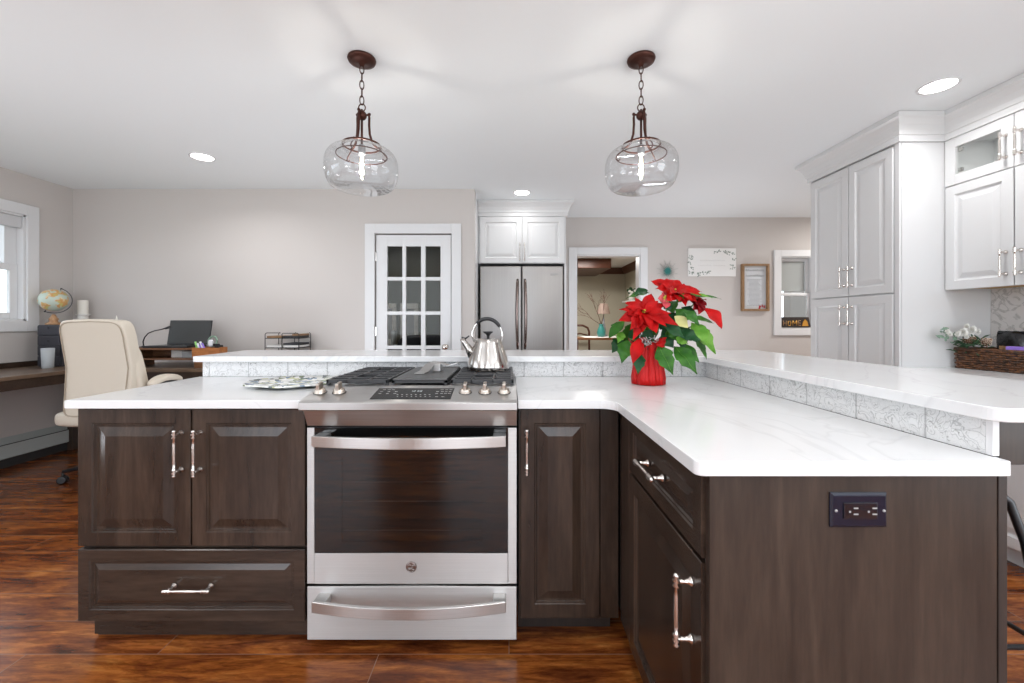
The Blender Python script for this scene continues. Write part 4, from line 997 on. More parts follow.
# ------------------------------------------------------------------ pendants
def pendant(x, label, rz):
    y = 2.0; t = thing('pendant_lamp', label, 'lamp', (x, y, H), 'glass globe pendants over the island')
    mb = MB(); mb.lathe([(0.064, H), (0.066, H - 0.006), (0.062, H - 0.016), (0.045, H - 0.021), (0.014, H - 0.024), (0.010, H - 0.036), (0, H - 0.038)], (x, y, 0), seg=32); mb.build('canopy', 'bronze', t)
    mb = MB(); z = H - 0.03; k = 0
    while z > 2.24:
        a = rz + (PI / 2 if k % 2 else 0); pts = []
        for i in range(14):
            q = 2 * PI * i / 14; pts.append((x + 0.0095 * math.cos(q) * math.cos(a), y + 0.0095 * math.cos(q) * math.sin(a), z - 0.022 + 0.022 * math.sin(q)))
        mb.tube(pts, 0.0026, 6, True); z -= 0.037; k += 1
    mb.tube([(x + 0.016 * math.cos(q), y + 0.002, 2.206 + 0.018 * math.sin(q)) for q in [2 * PI * i / 18 for i in range(18)]], 0.0028, 8, True)
    mb.build('chain', 'bronze', t)
    mb = MB(); mb.sphere((x, y, 2.168), 0.023, 16); mb.lathe([(0.006, 2.185), (0.008, 2.19), (0.004, 2.198)], (x, y, 0), seg=12)
    for k in range(3):
        a = rz + 2 * PI * k / 3; pts = []
        for r_, z_ in ((0.016, 2.172), (0.030, 2.178), (0.034, 2.165), (0.033, 2.13), (0.036, 2.085), (0.048, 2.045), (0.068, 2.028), (0.087, 2.024)): pts.append((x + r_ * math.cos(a), y + r_ * math.sin(a), z_))
        mb.tube(pts, 0.0056, 8); mb.sphere((x + 0.034 * math.cos(a), y + 0.034 * math.sin(a), 2.180), 0.008, 8)
        # inner scroll
        mb.tube([(x + r_ * math.cos(a), y + r_ * math.sin(a), z_) for r_, z_ in ((0.082, 2.018), (0.112, 1.992), (0.118, 1.976), (0.104, 1.968), (0.096, 1.976))], 0.0028, 6)
    mb.tube([(x, y, 2.16), (x, y, 2.02)], 0.0055, 10)
    mb.tube([(x + 0.087 * math.cos(q), y + 0.087 * math.sin(q), 2.024) for q in [2 * PI * i / 36 for i in range(36)]], 0.0042, 8, True)
    mb.tube([(x + 0.116 * math.cos(q), y + 0.116 * math.sin(q), 1.976) for q in [2 * PI * i / 36 for i in range(36)]], 0.0026, 8, True)
    mb.build('frame', 'bronze', t)
    MB().lathe([(0.014, 2.025), (0.017, 2.02), (0.017, 1.985), (0.014, 1.978), (0, 1.978)], (x, y, 0), seg=20).build('socket', 'galvanised', t)
    pr = [(0.084, 2.010), (0.118, 2.003), (0.145, 1.988), (0.162, 1.962), (0.168, 1.93), (0.167, 1.885), (0.157, 1.849), (0.138, 1.824), (0.10, 1.811), (0.05, 1.806), (0.001, 1.806)]
    sm = []
    for i in range(len(pr) - 1):
        p0 = pr[max(i - 1, 0)]; p1 = pr[i]; p2 = pr[i + 1]; p3 = pr[min(i + 2, len(pr) - 1)]
        for k in range(4):
            u = k / 4; sm.append(tuple(0.5 * (2 * p1[j] + (p2[j] - p0[j]) * u + (2 * p0[j] - 5 * p1[j] + 4 * p2[j] - p3[j]) * u * u + (3 * p1[j] - p0[j] - 3 * p2[j] + p3[j]) * u ** 3) for j in (0, 1)))
    sm.append(pr[-1])
    mb = MB(); mb.lathe(sm, (x, y, 0), seg=64, cap=False); mb.tube([(x + 0.084 * math.cos(q), y + 0.084 * math.sin(q), 2.011) for q in [2 * PI * i / 48 for i in range(48)]], 0.002, 6, True)
    mb.build('glass_shade', 'glass_lamp', t)
    MB().lathe([(0.013, 1.977), (0.0145, 1.96), (0.016, 1.93), (0.0155, 1.89), (0.011, 1.868), (0.0, 1.862)], (x, y, 0), seg=20).build('bulb', 'glass_lamp', t)
    mb = MB()
    for k in range(4):
        a = k * PI / 2; mb.tube([(x + 0.006 * math.cos(a), y + 0.006 * math.sin(a), 1.965), (x + 0.007 * math.cos(a + .3), y + 0.007 * math.sin(a + .3), 1.885)], 0.0016, 6)
    mb.build('filament', 'filament', t)
    for zz in (1.940, 1.910):
        l = bpy.data.lights.new('pendant_light', 'POINT'); l.energy = 3.0; l.color = (1.0, 0.93, 0.84); l.shadow_soft_size = 0.013
        lo = bpy.data.objects.new('pendant_light', l); C.objects.link(lo); lo.parent = t; lo.location = (0, 0, zz - H)
pendant(-0.704, 'bronze chain pendant with clear glass globe, the left one above the range', 0.45)
pendant(0.632, 'bronze chain pendant with clear glass globe, the right one above the poinsettia', 2.75)

# ------------------------------------------------------------------ recessed downlights
def downlight(x, y, label, on=9):
    t = thing('recessed_light', label, 'ceiling light', (x, y, H), 'recessed ceiling lights')
    MB().lathe([(0.086, H), (0.086, H - 0.003), (0.073, H - 0.004), (0.072, H)], (x, y, 0), seg=40, cap=False).build('trim_ring', 'trim_white', t)
    MB().lathe([(0.073, H - 0.0025), (0.03, H - 0.003), (0, H - 0.003)], (x, y, 0), seg=40).build('lens', 'downlight_glow', t)
    a = area('downlight', (0, 0, -0.012), (0, 0, 0), 0.13, on, (0.98, 0.98, 0.99), shape='DISK', spread=2.7); a.parent = t
downlight(-2.34, 3.19, 'round recessed ceiling light over the desk corner', 5)
downlight(2.29, 2.23, 'round recessed ceiling light in front of the white wall cabinets', 3.5)
downlight(0.126, 4.07, 'small-looking round recessed ceiling light in front of the fridge cabinet', 1.3)
for x in (-2.6, 0.0, 2.2):  # extra lamps added out of view to light the room, no fixtures modelled
    for y in (-1.6, 0.35):
        area('downlight', (x, y, H - 0.012), (0, 0, 0), 0.13, 8, (0.98, 0.98, 0.99), shape='DISK', spread=2.7)

# ------------------------------------------------------------------ fridge
fg = thing('refrigerator', 'stainless french-door refrigerator under the white cabinet', 'refrigerator', (0.132, 4.7, 0))
MB().box(-0.300, 0.562, 4.44, 5.00, 0.02, 1.765).build('body', 'plastic_black', fg)
ff = frame((0, 4.435, 0), (1, 0, 0), (0, -1, 0))
for a, b, hx in ((-0.306, 0.1285, 0.090), (0.1345, 0.568, 0.166)):
    mb = MB(ff); mb.box(a, b, 0.74, 1.767, 0, 0.07, 0.012, 3); dd = mb.build('door', 'steel_v', fg)
    hb = MB(); pts = []
    for k in range(21):
        q = k / 20; z = 0.90 + 0.725 * q; pts.append((hx + 0.008 * (1 if hx > 0.13 else -1) * math.sin(PI * q), 4.363 - 0.045 * math.sin(PI * min(1, max(0, q))) ** 0.4, z))
    hb.tube(pts, [0.012] + [0.0155] * 19 + [0.012], 12); hb.build('handle', 'dark_chrome', dd)
    if a > 0:
        MB(ff).box(0.435, 0.52, 1.665, 1.690, 0.0705, 0.0725, 0.001).build('maker_plate', 'slot_grey', dd)
mb = MB(ff); mb.box(-0.306, 0.568, 0.06, 0.73, 0, 0.07, 0.012, 3); dd = mb.build('freezer_drawer', 'steel_v', fg)
hb = MB(); hb.tube([(-0.24, 4.365, 0.66), (-0.2, 4.315, 0.66), (0.46, 4.315, 0.66), (0.50, 4.365, 0.66)], 0.013, 10); hb.build('handle', 'dark_chrome', dd)
for x in (-0.22, 0.48): MB().lathe([(0.02, 0), (0.02, 0.02), (0.015, 0.06)], (x, 4.5, 0)).build('foot', 'plastic_black', fg)

fc = thing('wall_cabinet', 'white two-door cabinet with crown moulding above the refrigerator', 'cabinet', (0.14, 4.7, 1.79))
MB().box(-0.320, 0.596, 4.372, 5.035, 1.792, 2.43).build('body', 'white_paint', fc)
MB().box(0.579, 0.600, 4.372, 5.035, 0.0, 1.7915).build('side_panel', 'white_paint', fc)
FF = frame((0, 4.371, 0), (1, 0, 0), (0, -1, 0))
for a, b, hx in ((-0.302, 0.134, 0.112), (0.138, 0.577, 0.160)):
    d = door(a, b, 1.795, 2.275, FF, fc, 'white_paint', WDOOR); pull(FF, hx, 1.905, 0.19, True, 'nickel', d, r=0.004)
CR = [(0.0, 2.282), (0.014, 2.282), (0.014, 2.318), (0.020, 2.322), (0.024, 2.345), (0.036, 2.375), (0.056, 2.402), (0.070, 2.412), (0.070, 2.4385), (0.0, 2.4385)]
mb = MB(); sweep([(-0.322, 4.3715), (0.5975, 4.3715), (0.5975, 5.036)], CR, mb, -1); mb.build('crown_moulding', 'white_paint', fc)

# ------------------------------------------------------------------ tall pantry cabinet on the right
tc = thing('tall_cabinet', 'tall white pantry cabinet with four raised-panel doors and crown moulding', 'cabinet', (2.67, 2.94, 0))
MB().box(2.406, 2.957, 2.56, 3.32, 0.10, 2.43).build('body', 'white_paint', tc)
MB().box(2.47, 2.957, 2.60, 3.30, 0.0, 0.0995).build('toe_kick', 'white_paint', tc)
FT = frame((2.405, 3.32, 0), (0, -1, 0), (-1, 0, 0))
for a, b, h_ in ((0.012, 0.378, 0.345), (0.382, 0.722, 0.415)):
    d = door(a, b, 1.362, 2.272, FT, tc, 'white_paint', WDOOR); pull(FT, h_, 1.495, 0.152, True, 'nickel', d)
    d = door(a, b, 0.105, 1.354, FT, tc, 'white_paint', WDOOR); pull(FT, h_, 1.228, 0.152, True, 'nickel', d)
MB(FT).box(0.727, 0.759, 0.10, 2.43, 0.0005, 0.014, 0.001).build('face_frame', 'white_paint', tc)
mb = MB(); sweep([(2.957, 3.3205), (2.391, 3.3205), (2.391, 2.5595), (2.6665, 2.5595), (2.6665, 1.84)], CR, mb, -1); struct(mb.build('trim_5', 'white_paint'))

# wall cabinet run on the right wall
uc = thing('wall_cabinet', 'white wall cabinet with glass top doors above the wicker basket', 'cabinet', (2.82, 2.2, 1.37))
XU = 2.684
mb = MB()
mb.box(XU, 2.957, 1.858, 2.5585, 1.39, 1.992); mb.box(XU, 2.957, 1.858, 1.876, 1.992, 2.43); mb.box(XU, 2.957, 2.54, 2.5585, 1.992, 2.43); mb.box(XU, 2.957, 1.876, 2.54, 2.285, 2.43)
mb.box(2.945, 2.957, 1.876, 2.54, 1.992, 2.285)
mb.build('body', 'white_paint', uc)
MB().box(XU + 0.005, 2.955, 1.865, 2.55, 1.383, 1.3895).build('underside', 'under_wood', uc)
FU = frame((XU - 0.001, 2.5585, 0), (0, -1, 0), (-1, 0, 0))
for a, b, h_ in ((0.004, 0.352, 0.318), (0.356, 0.700, 0.385)):
    d = door(a, b, 1.372, 1.996, FU, uc, 'white_paint', WDOOR); pull(FU, h_, 1.497, 0.152, True, 'nickel', d)
    mb = MB(FU); z0, z1 = 2.002, 2.282; rw = 0.058
    mb.box(a, a + rw, z0, z1, 0, 0.02, 0.002); mb.box(b - rw, b, z0, z1, 0, 0.02, 0.002); mb.box(a + rw, b - rw, z0, z0 + rw, 0, 0.02, 0.002); mb.box(a + rw, b - rw, z1 - rw, z1, 0, 0.02, 0.002)
    d = mb.build('glass_door', 'white_paint', uc); MB(FU).box(a + rw - 0.004, b - rw + 0.004, z0 + rw - 0.004, z1 - rw + 0.004, 0.007, 0.010).build('pane', 'glass_pane', d)
    pull(FU, h_, 2.122, 0.152, True, 'nickel', d)
    mb = MB(FU)
    for z in (z0 + 0.075, z1 - 0.085): mb.box(a + rw + 0.001, a + rw + 0.022, z, z + 0.022, -0.012, 0.004, 0.002)
    if a < 0.1: mb.build('hinge', 'slot_grey', d)
ua = area('cabinet_fill', (2.82, 2.35, 2.27), (0, 0, 0), 0.08, 0.22, (1, 1, 1), shape='DISK')  # two hidden lamps added to brighten the inside behind the glass doors
ub = area('cabinet_fill', (2.82, 2.05, 2.27), (0, 0, 0), 0.08, 0.22, (1, 1, 1), shape='DISK')
# base run and worktop
bc = thing('base_cabinet', 'white base cabinet run under the right worktop', 'cabinet', (2.67, 1.9, 0))
MB().box(2.406, 2.957, 1.2, 2.5585, 0.10, 0.872).build('body', 'white_paint', bc)
MB().box(2.47, 2.957, 1.2, 2.5585, 0.0, 0.0995).build('toe_kick', 'white_paint', bc)
FR2 = frame((2.405, 2.5585, 0), (0, -1, 0), (-1, 0, 0))
for k in range(3):
    a = 0.004 + 0.452 * k; d = door(a, a + 0.448, 0.105, 0.70, FR2, bc, 'white_paint', WDOOR); pull(FR2, a + 0.40, 0.60, 0.152, True, 'nickel', d)
    d = door(a, a + 0.448, 0.704, 0.868, FR2, bc, 'white_paint', DRAW, 'drawer'); pull(FR2, a + 0.224, 0.786, 0.152, False, 'nickel', d)
tag(MB().box(2.37, 2.957, 1.2, 2.5585, 0.8735, 0.903).build('countertop', 'quartz', bevel=0.003), 'white worktop along the right wall under the wicker basket', 'countertop')
tag(MB().box(2.949, 2.9595, 1.2, 2.5585, 0.9035, 1.3825).build('backsplash', 'backsplash_tile'), 'pale grey patterned backsplash on the right wall behind the basket', 'backsplash')

# ------------------------------------------------------------------ wicker basket and contents
bs = thing('wicker_basket', 'dark brown woven rectangular basket on the right worktop', 'basket', (2.80, 2.355, 0.903), rz=0.08)
Lh, Wh, hb_ = 0.178, 0.090, 0.118     # local: x across, y along
def rr(x, y, f): return (x * f, y * f)
def bpt(s_, f):   # perimeter param
    P_ = [(-Wh, Lh), (-Wh, -Lh), (Wh, -Lh), (Wh, Lh)]; per = [2 * Lh, 2 * Wh, 2 * Lh, 2 * Wh]; tot = sum(per); s_ = (s_ % 1) * tot
    for k in range(4):
        if s_ <= per[k]:
            a, b = Vector(P_[k]), Vector(P_[(k + 1) % 4]); p = a + (b - a) * (s_ / per[k]); n = Vector((-(b - a).y, (b - a).x)).normalized() * -1
            return p, n
        s_ -= per[k]
    return Vector(P_[0]), Vector((-1, 0))
mb = MB(Matrix.Translation((2.80, 2.355, 0.9035)) @ Matrix.Rotation(0.08, 4, 'Z')); NS = 60
for row in range(9):
    z = 0.007 + row * 0.0128; f = 0.96 + 0.04 * z / hb_
    pts = []
    for i in range(NS):
        p, n = bpt(i / NS, 1); q = (p * f) + n * (0.005 * math.sin(PI * i / 2 * 1.0 + PI / 2 + PI * row)); pts.append((q.x, q.y, z))
    mb.tube(pts, 0.0066, 6, True)
for i in range(0, NS, 2):
    p, n = bpt((i + 0.5) / NS, 1); mb.tube([(p.x * 0.96, p.y * 0.96, 0.0), (p.x, p.y, hb_)], 0.0045, 5)
bw = mb.build('weave', 'wicker', bs)
mb = MB(Matrix.Translation((2.80, 2.355, 0.9035)) @ Matrix.Rotation(0.08, 4, 'Z'))
mb.tube([(-Wh, Lh, hb_), (-Wh, -Lh, hb_), (Wh, -Lh, hb_), (Wh, Lh, hb_)], 0.008, 8, True); mb.build('rim', 'wicker', bs)
MB(Matrix.Translation((2.80, 2.355, 0.9035)) @ Matrix.Rotation(0.08, 4, 'Z')).box(-Wh * 0.88, Wh * 0.88, -Lh * 0.88, Lh * 0.88, 0.002, 0.008).build('base', 'wicker', bs)

R = random.Random(21)
bq = thing('flower_spray', 'spray of white blossoms and evergreen sprigs spilling over the basket', 'flowers', (2.70, 2.46, 1.0))
mb = MB()
for k in range(70):
    c_ = Vector((2.72 + R.gauss(0, 0.03), 2.46 - R.uniform(-0.05, 0.05), 1.050 + R.gauss(0, 0.022)))
    a = R.uniform(0, 6.28); d_ = Vector((math.cos(a) - 0.4, math.sin(a) * 0.6, R.uniform(-0.35, 0.7))).normalized() * R.uniform(0.03, 0.06)
    mb.tube([c_, c_ + d_ * 0.5 + Vector((0, 0, 0.003)), c_ + d_], [0.003, 0.0045, 0.001], 5)
mb.build('evergreen_sprigs', 'pine', bq)
mb = MB()
for k in range(16):
    c_ = Vector((2.625 + R.gauss(0, 0.03), 2.49 + R.gauss(0, 0.012), 1.11 + R.gauss(0, 0.025)))
    leaf(mb, c_, c_ + Vector((R.uniform(-0.06, 0.01), R.uniform(-0.02, 0.01), R.uniform(-0.03, 0.05))), 0.018, (0, -1, 0.3), 0.1, False, 0.2, k)
mb.build('grey_green_leaves', 'pale_green', bq)
for k, (dx, dy, dz, r) in enumerate(((-0.045, 0.03, 0.108, 0.036), (-0.005, 0.01, 0.122, 0.036), (-0.080, 0.02, 0.100, 0.024), (0.025, 0.0, 0.112, 0.026), (-0.015, -0.02, 0.078, 0.022), (-0.045, -0.02, 0.082, 0.018), (-0.135, 0.03, 0.112, 0.022), (-0.115, 0.03, 0.098, 0.018), (-0.02, 0.03, 0.145, 0.022))):
    mb = MB(); c_ = Vector((2.725 + dx, 2.465 + dy * 0.5, 1.01 + dz))
    for j in range(26):
        a = j * 2.4; e = 0.25 + 0.9 * (j / 26); d_ = Vector((math.sin(e) * math.cos(a), -math.cos(e) * 0.9, math.sin(e) * math.sin(a))); leaf(mb, c_ + d_ * r * 0.25, c_ + d_ * r, r * 0.75, (0, -1, 0.2), 0.15, False, 0.3, j)
    mb.build('blossom', 'petal_white', bq)
def pinecone(c, r, label, mt):
    t = thing('pine_cone', label, 'pine cone', c); mb = MB(); m2 = MB(); c = Vector(c)
    T = Matrix.Translation(c) @ Matrix.Rotation(1.15, 4, 'X') @ Matrix.Rotation(-0.25, 4, 'Y')
    mb.M = T; m2.M = T
    mb.lathe([(r * 0.2, -r * 0.8), (r * 0.55, -r * 0.5), (r * 0.5, 0.2 * r), (0.1 * r, r)], seg=12)
    for j in range(64):
        a = j * 2.39996; q = j / 64; rad = r * (1.0 - 0.75 * q) * (0.8 + 0.2 * math.sin(PI * min(1, q * 2 + .2))); z = -r * 0.7 + 1.6 * r * q
        p0 = (rad * 0.35 * math.cos(a), rad * 0.35 * math.sin(a), z - 0.1 * r); p1 = (rad * math.cos(a), rad * math.sin(a), z + 0.18 * r)
        mb.tube([p0, p1], [r * 0.07, r * 0.11], 5); m2.sphere(p1, r * 0.10, 6)
    mb.build('scales', 'cone_brown', t); m2.build('scale_tips', mt, t)
pinecone((2.700, 2.445, 1.074), 0.031, 'brown pine cone in the basket, nearest the white blossoms', 'nickel_warm')
pinecone((2.748, 2.405, 1.068), 0.030, 'pale-tipped pine cone in the basket, beside the black bag', 'cone_tip')
mb = MB(); R = random.Random(4)
cx, cy = 2.82, 2.345
rows = []
for j in range(9):
    z = 0.955 + 0.168 * j / 8; row = []
    for i in range(24):
        t = 2 * PI * i / 24; wj = 0.062 * (1 + 0.12 * (j / 8)); dj = 0.032 * (1 - 0.85 * (j / 8) ** 2)
        row.append((cx + dj * math.cos(t) + 0.006 * math.sin(3 * t + j), cy + wj * math.sin(t), z + (0.008 * math.sin(4 * t) if j == 8 else 0.0)))
    rows.append(row)
mb.rings(rows); bgb = mb.build('snack_bag', 'bag_black'); tag(bgb, 'crumpled black packet standing in the wicker basket', 'bag')
MB().box(cx - 0.0365, cx - 0.034, cy - 0.045, cy + 0.03, 0.985, 1.045, 0.001).build('label_patch', 'tan_wood', bgb)
tag(MB(Matrix.Translation((2.745, 2.265, 0.985)) @ Matrix.Rotation(0.1, 4, 'Z')).box(-0.02, 0.02, -0.045, 0.03, 0, 0.062, 0.004).build('packet', 'purple'), 'small purple packet at the right end of the wicker basket', 'packet')

# ------------------------------------------------------------------ bar stool behind the peninsula
st = thing('bar_stool', 'bar stool with brown wooden seat and black metal legs behind the peninsula', 'stool', (1.27, 1.36, 0))
mb = MB(); mb.sup((1.27, 1.36, 0.73), 0.165, 0.175, 0.016, 0.3, 0.25); mb.build('seat', 'stool_wood', st)
for sx in (-1, 1):
    for sy in (-1, 1):
        pts = [(1.27 + sx * 0.09, 1.36 + sy * 0.10, 0.704), (1.27 + sx * 0.145, 1.36 + sy * 0.13, 0.698), (1.27 + sx * 0.178, 1.36 + sy * 0.150, 0.66), (1.27 + sx * 0.20, 1.36 + sy * 0.17, 0.55), (1.27 + sx * 0.218, 1.36 + sy * 0.20, 0.30), (1.27 + sx * 0.23, 1.36 + sy * 0.225, 0.008)]
        MB().tube(pts, 0.011, 10).build('leg', 'plastic_black', st)
mb = MB()
q = [(1.27 + a * 0.219, 1.36 + b * 0.203, 0.28) for a, b in ((-1, -1), (1, -1), (1, 1), (-1, 1))]
mb.tube(q, 0.008, 8, True); mb.build('foot_rail', 'plastic_black', st)

# ------------------------------------------------------------------ desk corner, back left
dk = thing('desk', 'brown wooden L-shaped desk along the left and back walls', 'desk', (-3.7, 3.6, 0))
mb = MB(); mb.box(-4.128, -3.47, 1.2, 3.958, 0.772, 0.80, 0.003); mb.build('side_top', 'desk_wood_y', dk)
mb = MB(); mb.box(-3.4695, -1.62, 3.40, 3.958, 0.772, 0.80, 0.003); mb.build('back_top', 'desk_wood', dk)
mb = MB(); mb.box(-3.50, -3.478, 1.2, 3.43, 0.70, 0.7715); mb.box(-3.478, -1.64, 3.41, 3.43, 0.70, 0.7715); mb.build('apron', 'desk_dark', dk)
mb = MB(); mb.box(-4.128, -4.112, 1.2, 3.958, 0.8005, 0.845); mb.build('rear_ledge', 'desk_dark', dk)
for x, y in ((-4.05, 1.26), (-3.53, 1.26), (-1.70, 3.46), (-1.70, 3.90), (-4.05, 3.88)):
    MB().box(x - 0.025, x + 0.025, y - 0.025, y + 0.025, 0, 0.7715, 0.002).build('leg', 'desk_dark', dk)
# baseboard heater
ht = thing('baseboard_heater', 'grey baseboard heater along the foot of the left wall', 'heater', (XL + 0.04, 1.5, 0))
mb = MB(); prof = [(0.0, 0.05), (0.065, 0.075), (0.070, 0.08), (0.070, 0.185), (0.05, 0.20), (0.0, 0.235)]
mb.rings([[(XL + 0.001 + a, y, z) for a, z in prof] for y in (-1.0, 3.945)], smooth=False); mb.build('cover', 'heater', ht)
MB().box(XL + 0.001, XL + 0.055, -1.0, 3.945, 0.0, 0.07).build('fin_tray', 'heater_dark', ht)
MB().box(XL + 0.052, XL + 0.0722, -1.0, 3.945, 0.186, 0.191).build('damper_slot', 'heater_dark', ht)

# drawer tower and globe
tw = thing('drawer_tower', 'tall dark charcoal drawer tower on the desk under the globe', 'drawer tower', (-3.93, 3.63, 0.80))
MB().box(-4.00, -3.80, 3.55, 3.73, 0.8005, 1.155, 0.003).build('body', 'charcoal_wood', tw)
for k in range(4):
    z = 0.81 + 0.086 * k; d = MB(); d.box(-3.992, -3.808, 3.538, 3.5495, z, z + 0.08, 0.002); d = d.build('drawer', 'charcoal_wood', tw)
    MB().sphere((-3.90, 3.534, z + 0.062 if k == 3 else z + 0.04), 0.006, 10).build('knob', 'plastic_black', d)
gb = thing('desk_globe', 'tabletop world globe on turned wooden base on the drawer tower', 'globe', (-3.92, 3.64, 1.156))
gx, gy, gz = -3.965, 3.64, 1.37
MB().lathe([(0.052, 1.1555), (0.052, 1.168), (0.030, 1.180), (0.026, 1.195), (0.034, 1.205), (0.022, 1.22), (0.016, 1.235), (0.010, 1.247)], (gx, gy, 0), seg=28).build('stand', 'globe_wood', gb)
MB().sphere((gx, gy, gz), 0.096, 40).build('ball', 'globe_map', gb)
mb = MB(); pts = []
for k in range(25):
    a = -2.05 + (1.95 + 1.25) * k / 24; pts.append((gx + 0.112 * math.cos(a) * 0.70, gy + 0.112 * math.cos(a) * 0.714, gz + 0.112 * math.sin(a)))
mb.strap(pts, 0.014, 0.007, (0.714, -0.70, 0)); e0, e1 = pts[0], pts[-1]
mb.sphere(e0, 0.008, 8); mb.sphere(e1, 0.008, 8); mb.tube([e0, (gx + 0.063 * math.cos(-2.05), gy + 0.063 * math.cos(-2.05), gz + 0.09 * math.sin(-2.05))], 0.003, 6); mb.tube([e1, (gx + 0.063 * math.cos(1.15), gy + 0.063 * math.cos(1.15), gz + 0.09 * math.sin(1.15))], 0.003, 6)
mb.build('meridian_arm', 'cast_iron', gb)
mb = MB(); mb.lathe([(0.034, 0.8005), (0.036, 0.803), (0.041, 0.965), (0.039, 0.965), (0.035, 0.808), (0, 0.806)], (-3.795, 3.44, 0), seg=28, cap=False)
tag(mb.build('tumbler', 'frosted'), 'pale frosted tumbler standing in front of the drawer tower', 'tumbler')

# candle stand
cs = thing('candle_holder', 'tall cream candle holder with a white pillar candle in the far corner', 'candle holder', (-3.945, 3.87, 0.80))
MB().lathe([(0.065, 0.8005), (0.065, 0.815), (0.03, 0.83), (0.022, 0.88), (0.03, 0.95), (0.02, 1.02), (0.024, 1.10), (0.040, 1.16), (0.038, 1.18), (0.038, 1.225), (0.036, 1.238), (0.050, 1.246), (0.050, 1.254), (0, 1.2545)], (-3.945, 3.87, 0), seg=32).build('stand', 'ceramic', cs)
MB().lathe([(0.037, 1.255), (0.038, 1.26), (0.038, 1.375), (0.034, 1.382), (0, 1.380)], (-3.945, 3.87, 0), seg=32).build('candle', 'wax', cs)
mb = MB(); mb.lathe([(0.05, 0.8005), (0.05, 0.82), (0.02, 0.835), (0.015, 1.09), (0.03, 1.12), (0.034, 1.135), (0.022, 1.16), (0.010, 1.195), (0.003, 1.235), (0, 1.24)], (-3.52, 3.75, 0), seg=20)
tag(mb.build('cone_ornament', 'wax'), 'slim white cone-topped ornament behind the chair back', 'ornament')

# monitor riser, laptop, lamp, pen tray, letter tray
rs = thing('desk_shelf', 'reddish wood two-tier desk riser under the laptop', 'desk riser', (-2.9, 3.6, 0.80))
MB().box(-3.22, -2.605, 3.50, 3.78, 0.945, 0.962, 0.002).build('top_board', 'riser_wood', rs)
MB().box(-3.22, -2.605, 3.50, 3.78, 0.862, 0.874, 0.002).build('shelf', 'riser_wood', rs)
for x in (-3.22, -2.62): MB().box(x, x + 0.014, 3.50, 3.78, 0.8005, 0.9445, 0.001).build('side', 'riser_wood', rs)
MB().box(-3.2055, -2.92, 3.765, 3.778, 0.8745, 0.9445).build('back_panel', 'riser_wood', rs)
tag(MB().box(-2.91, -2.80, 3.60, 3.70, 0.8745, 0.938, 0.003).build('paper_stack', 'paper'), 'stack of white paper inside the desk riser', 'paper')
tag(MB().box(-2.79, -2.635, 3.56, 3.74, 0.8745, 0.935, 0.006).build('storage_box', 'galvanised'), 'grey box inside the desk riser', 'box')

lp = thing('laptop', 'open laptop with dark grey screen on the desk riser', 'laptop', (-2.8, 3.6, 0.962))
MB().box(-3.07, -2.70, 3.50, 3.735, 0.9625, 0.980, 0.004).build('base', 'plastic_black', lp)
Ts = Matrix.Translation((-2.865, 3.735, 0.980)) @ Matrix.Rotation(-0.18, 4, 'X')
mb = MB(Ts); mb.box(-0.19, 0.19, -0.004, 0.004, 0.0, 0.218, 0.003); lid = mb.build('lid', 'plastic_black', lp)
MB(Ts).box(-0.182, 0.182, -0.0055, -0.0042, 0.012, 0.210).build('screen', 'screen_grey', lid)
MB().box(-3.04, -2.73, 3.52, 3.66, 0.9802, 0.9815).build('keyboard', 'screen_grey', lp)
ln = thing('gooseneck_lamp', 'thin black gooseneck lamp arching over the desk riser', 'lamp', (-3.13, 3.55, 0.962))
MB().lathe([(0.03, 0.9625), (0.03, 0.970), (0.008, 0.975), (0.004, 0.985)], (-3.13, 3.58, 0)).build('base', 'plastic_black', ln)
mb = MB(); pts = [(-3.13, 3.58, 0.98), (-3.135, 3.58, 1.01), (-3.12, 3.58, 1.05), (-3.08, 3.57, 1.085), (-3.02, 3.56, 1.105), (-2.96, 3.55, 1.115), (-2.91, 3.545, 1.128)]
mb.tube(pts, 0.0045, 8); mb.build('neck', 'plastic_black', ln)
mb = MB(); mb.tube([(-2.915, 3.546, 1.126), (-2.87, 3.54, 1.138)], [0.009, 0.011], 10); mb.build('lamp_head', 'plastic_black', ln)

pt = thing('pen_tray', 'orange-brown wooden pen tray behind the left end of the bar', 'tray', (-2.42, 3.2, 0.80))
tx0, tx1, ty0, ty1, tz0, tz1 = -2.595, -2.37, 3.42, 3.52, 0.890, 0.972
mb = MB(); mb.box(tx0, tx1, ty0, ty0 + 0.008, tz0, tz1 - 0.004, 0.001); mb.box(tx0, tx1, ty1 - 0.008, ty1, tz0, tz1, 0.001); mb.box(tx0, tx0 + 0.008, ty0 + 0.008, ty1 - 0.008, tz0, tz1, 0.001); mb.box(tx1 - 0.008, tx1, ty0 + 0.008, ty1 - 0.008, tz0, tz1, 0.001); mb.box(tx0, tx1, ty0, ty1, tz0 - 0.006, tz0, 0.001)
mb.box(-2.52, -2.514, ty0 + 0.008, ty1 - 0.008, tz0, tz1 - 0.01); mb.build('box', 'orange_wood', pt)
MB().box(tx0 + 0.01, tx1 - 0.01, ty0 + 0.01, ty1 - 0.01, 0.8005, tz0 - 0.0062, 0.002).build('plinth', 'riser_wood', pt)
R = random.Random(12)
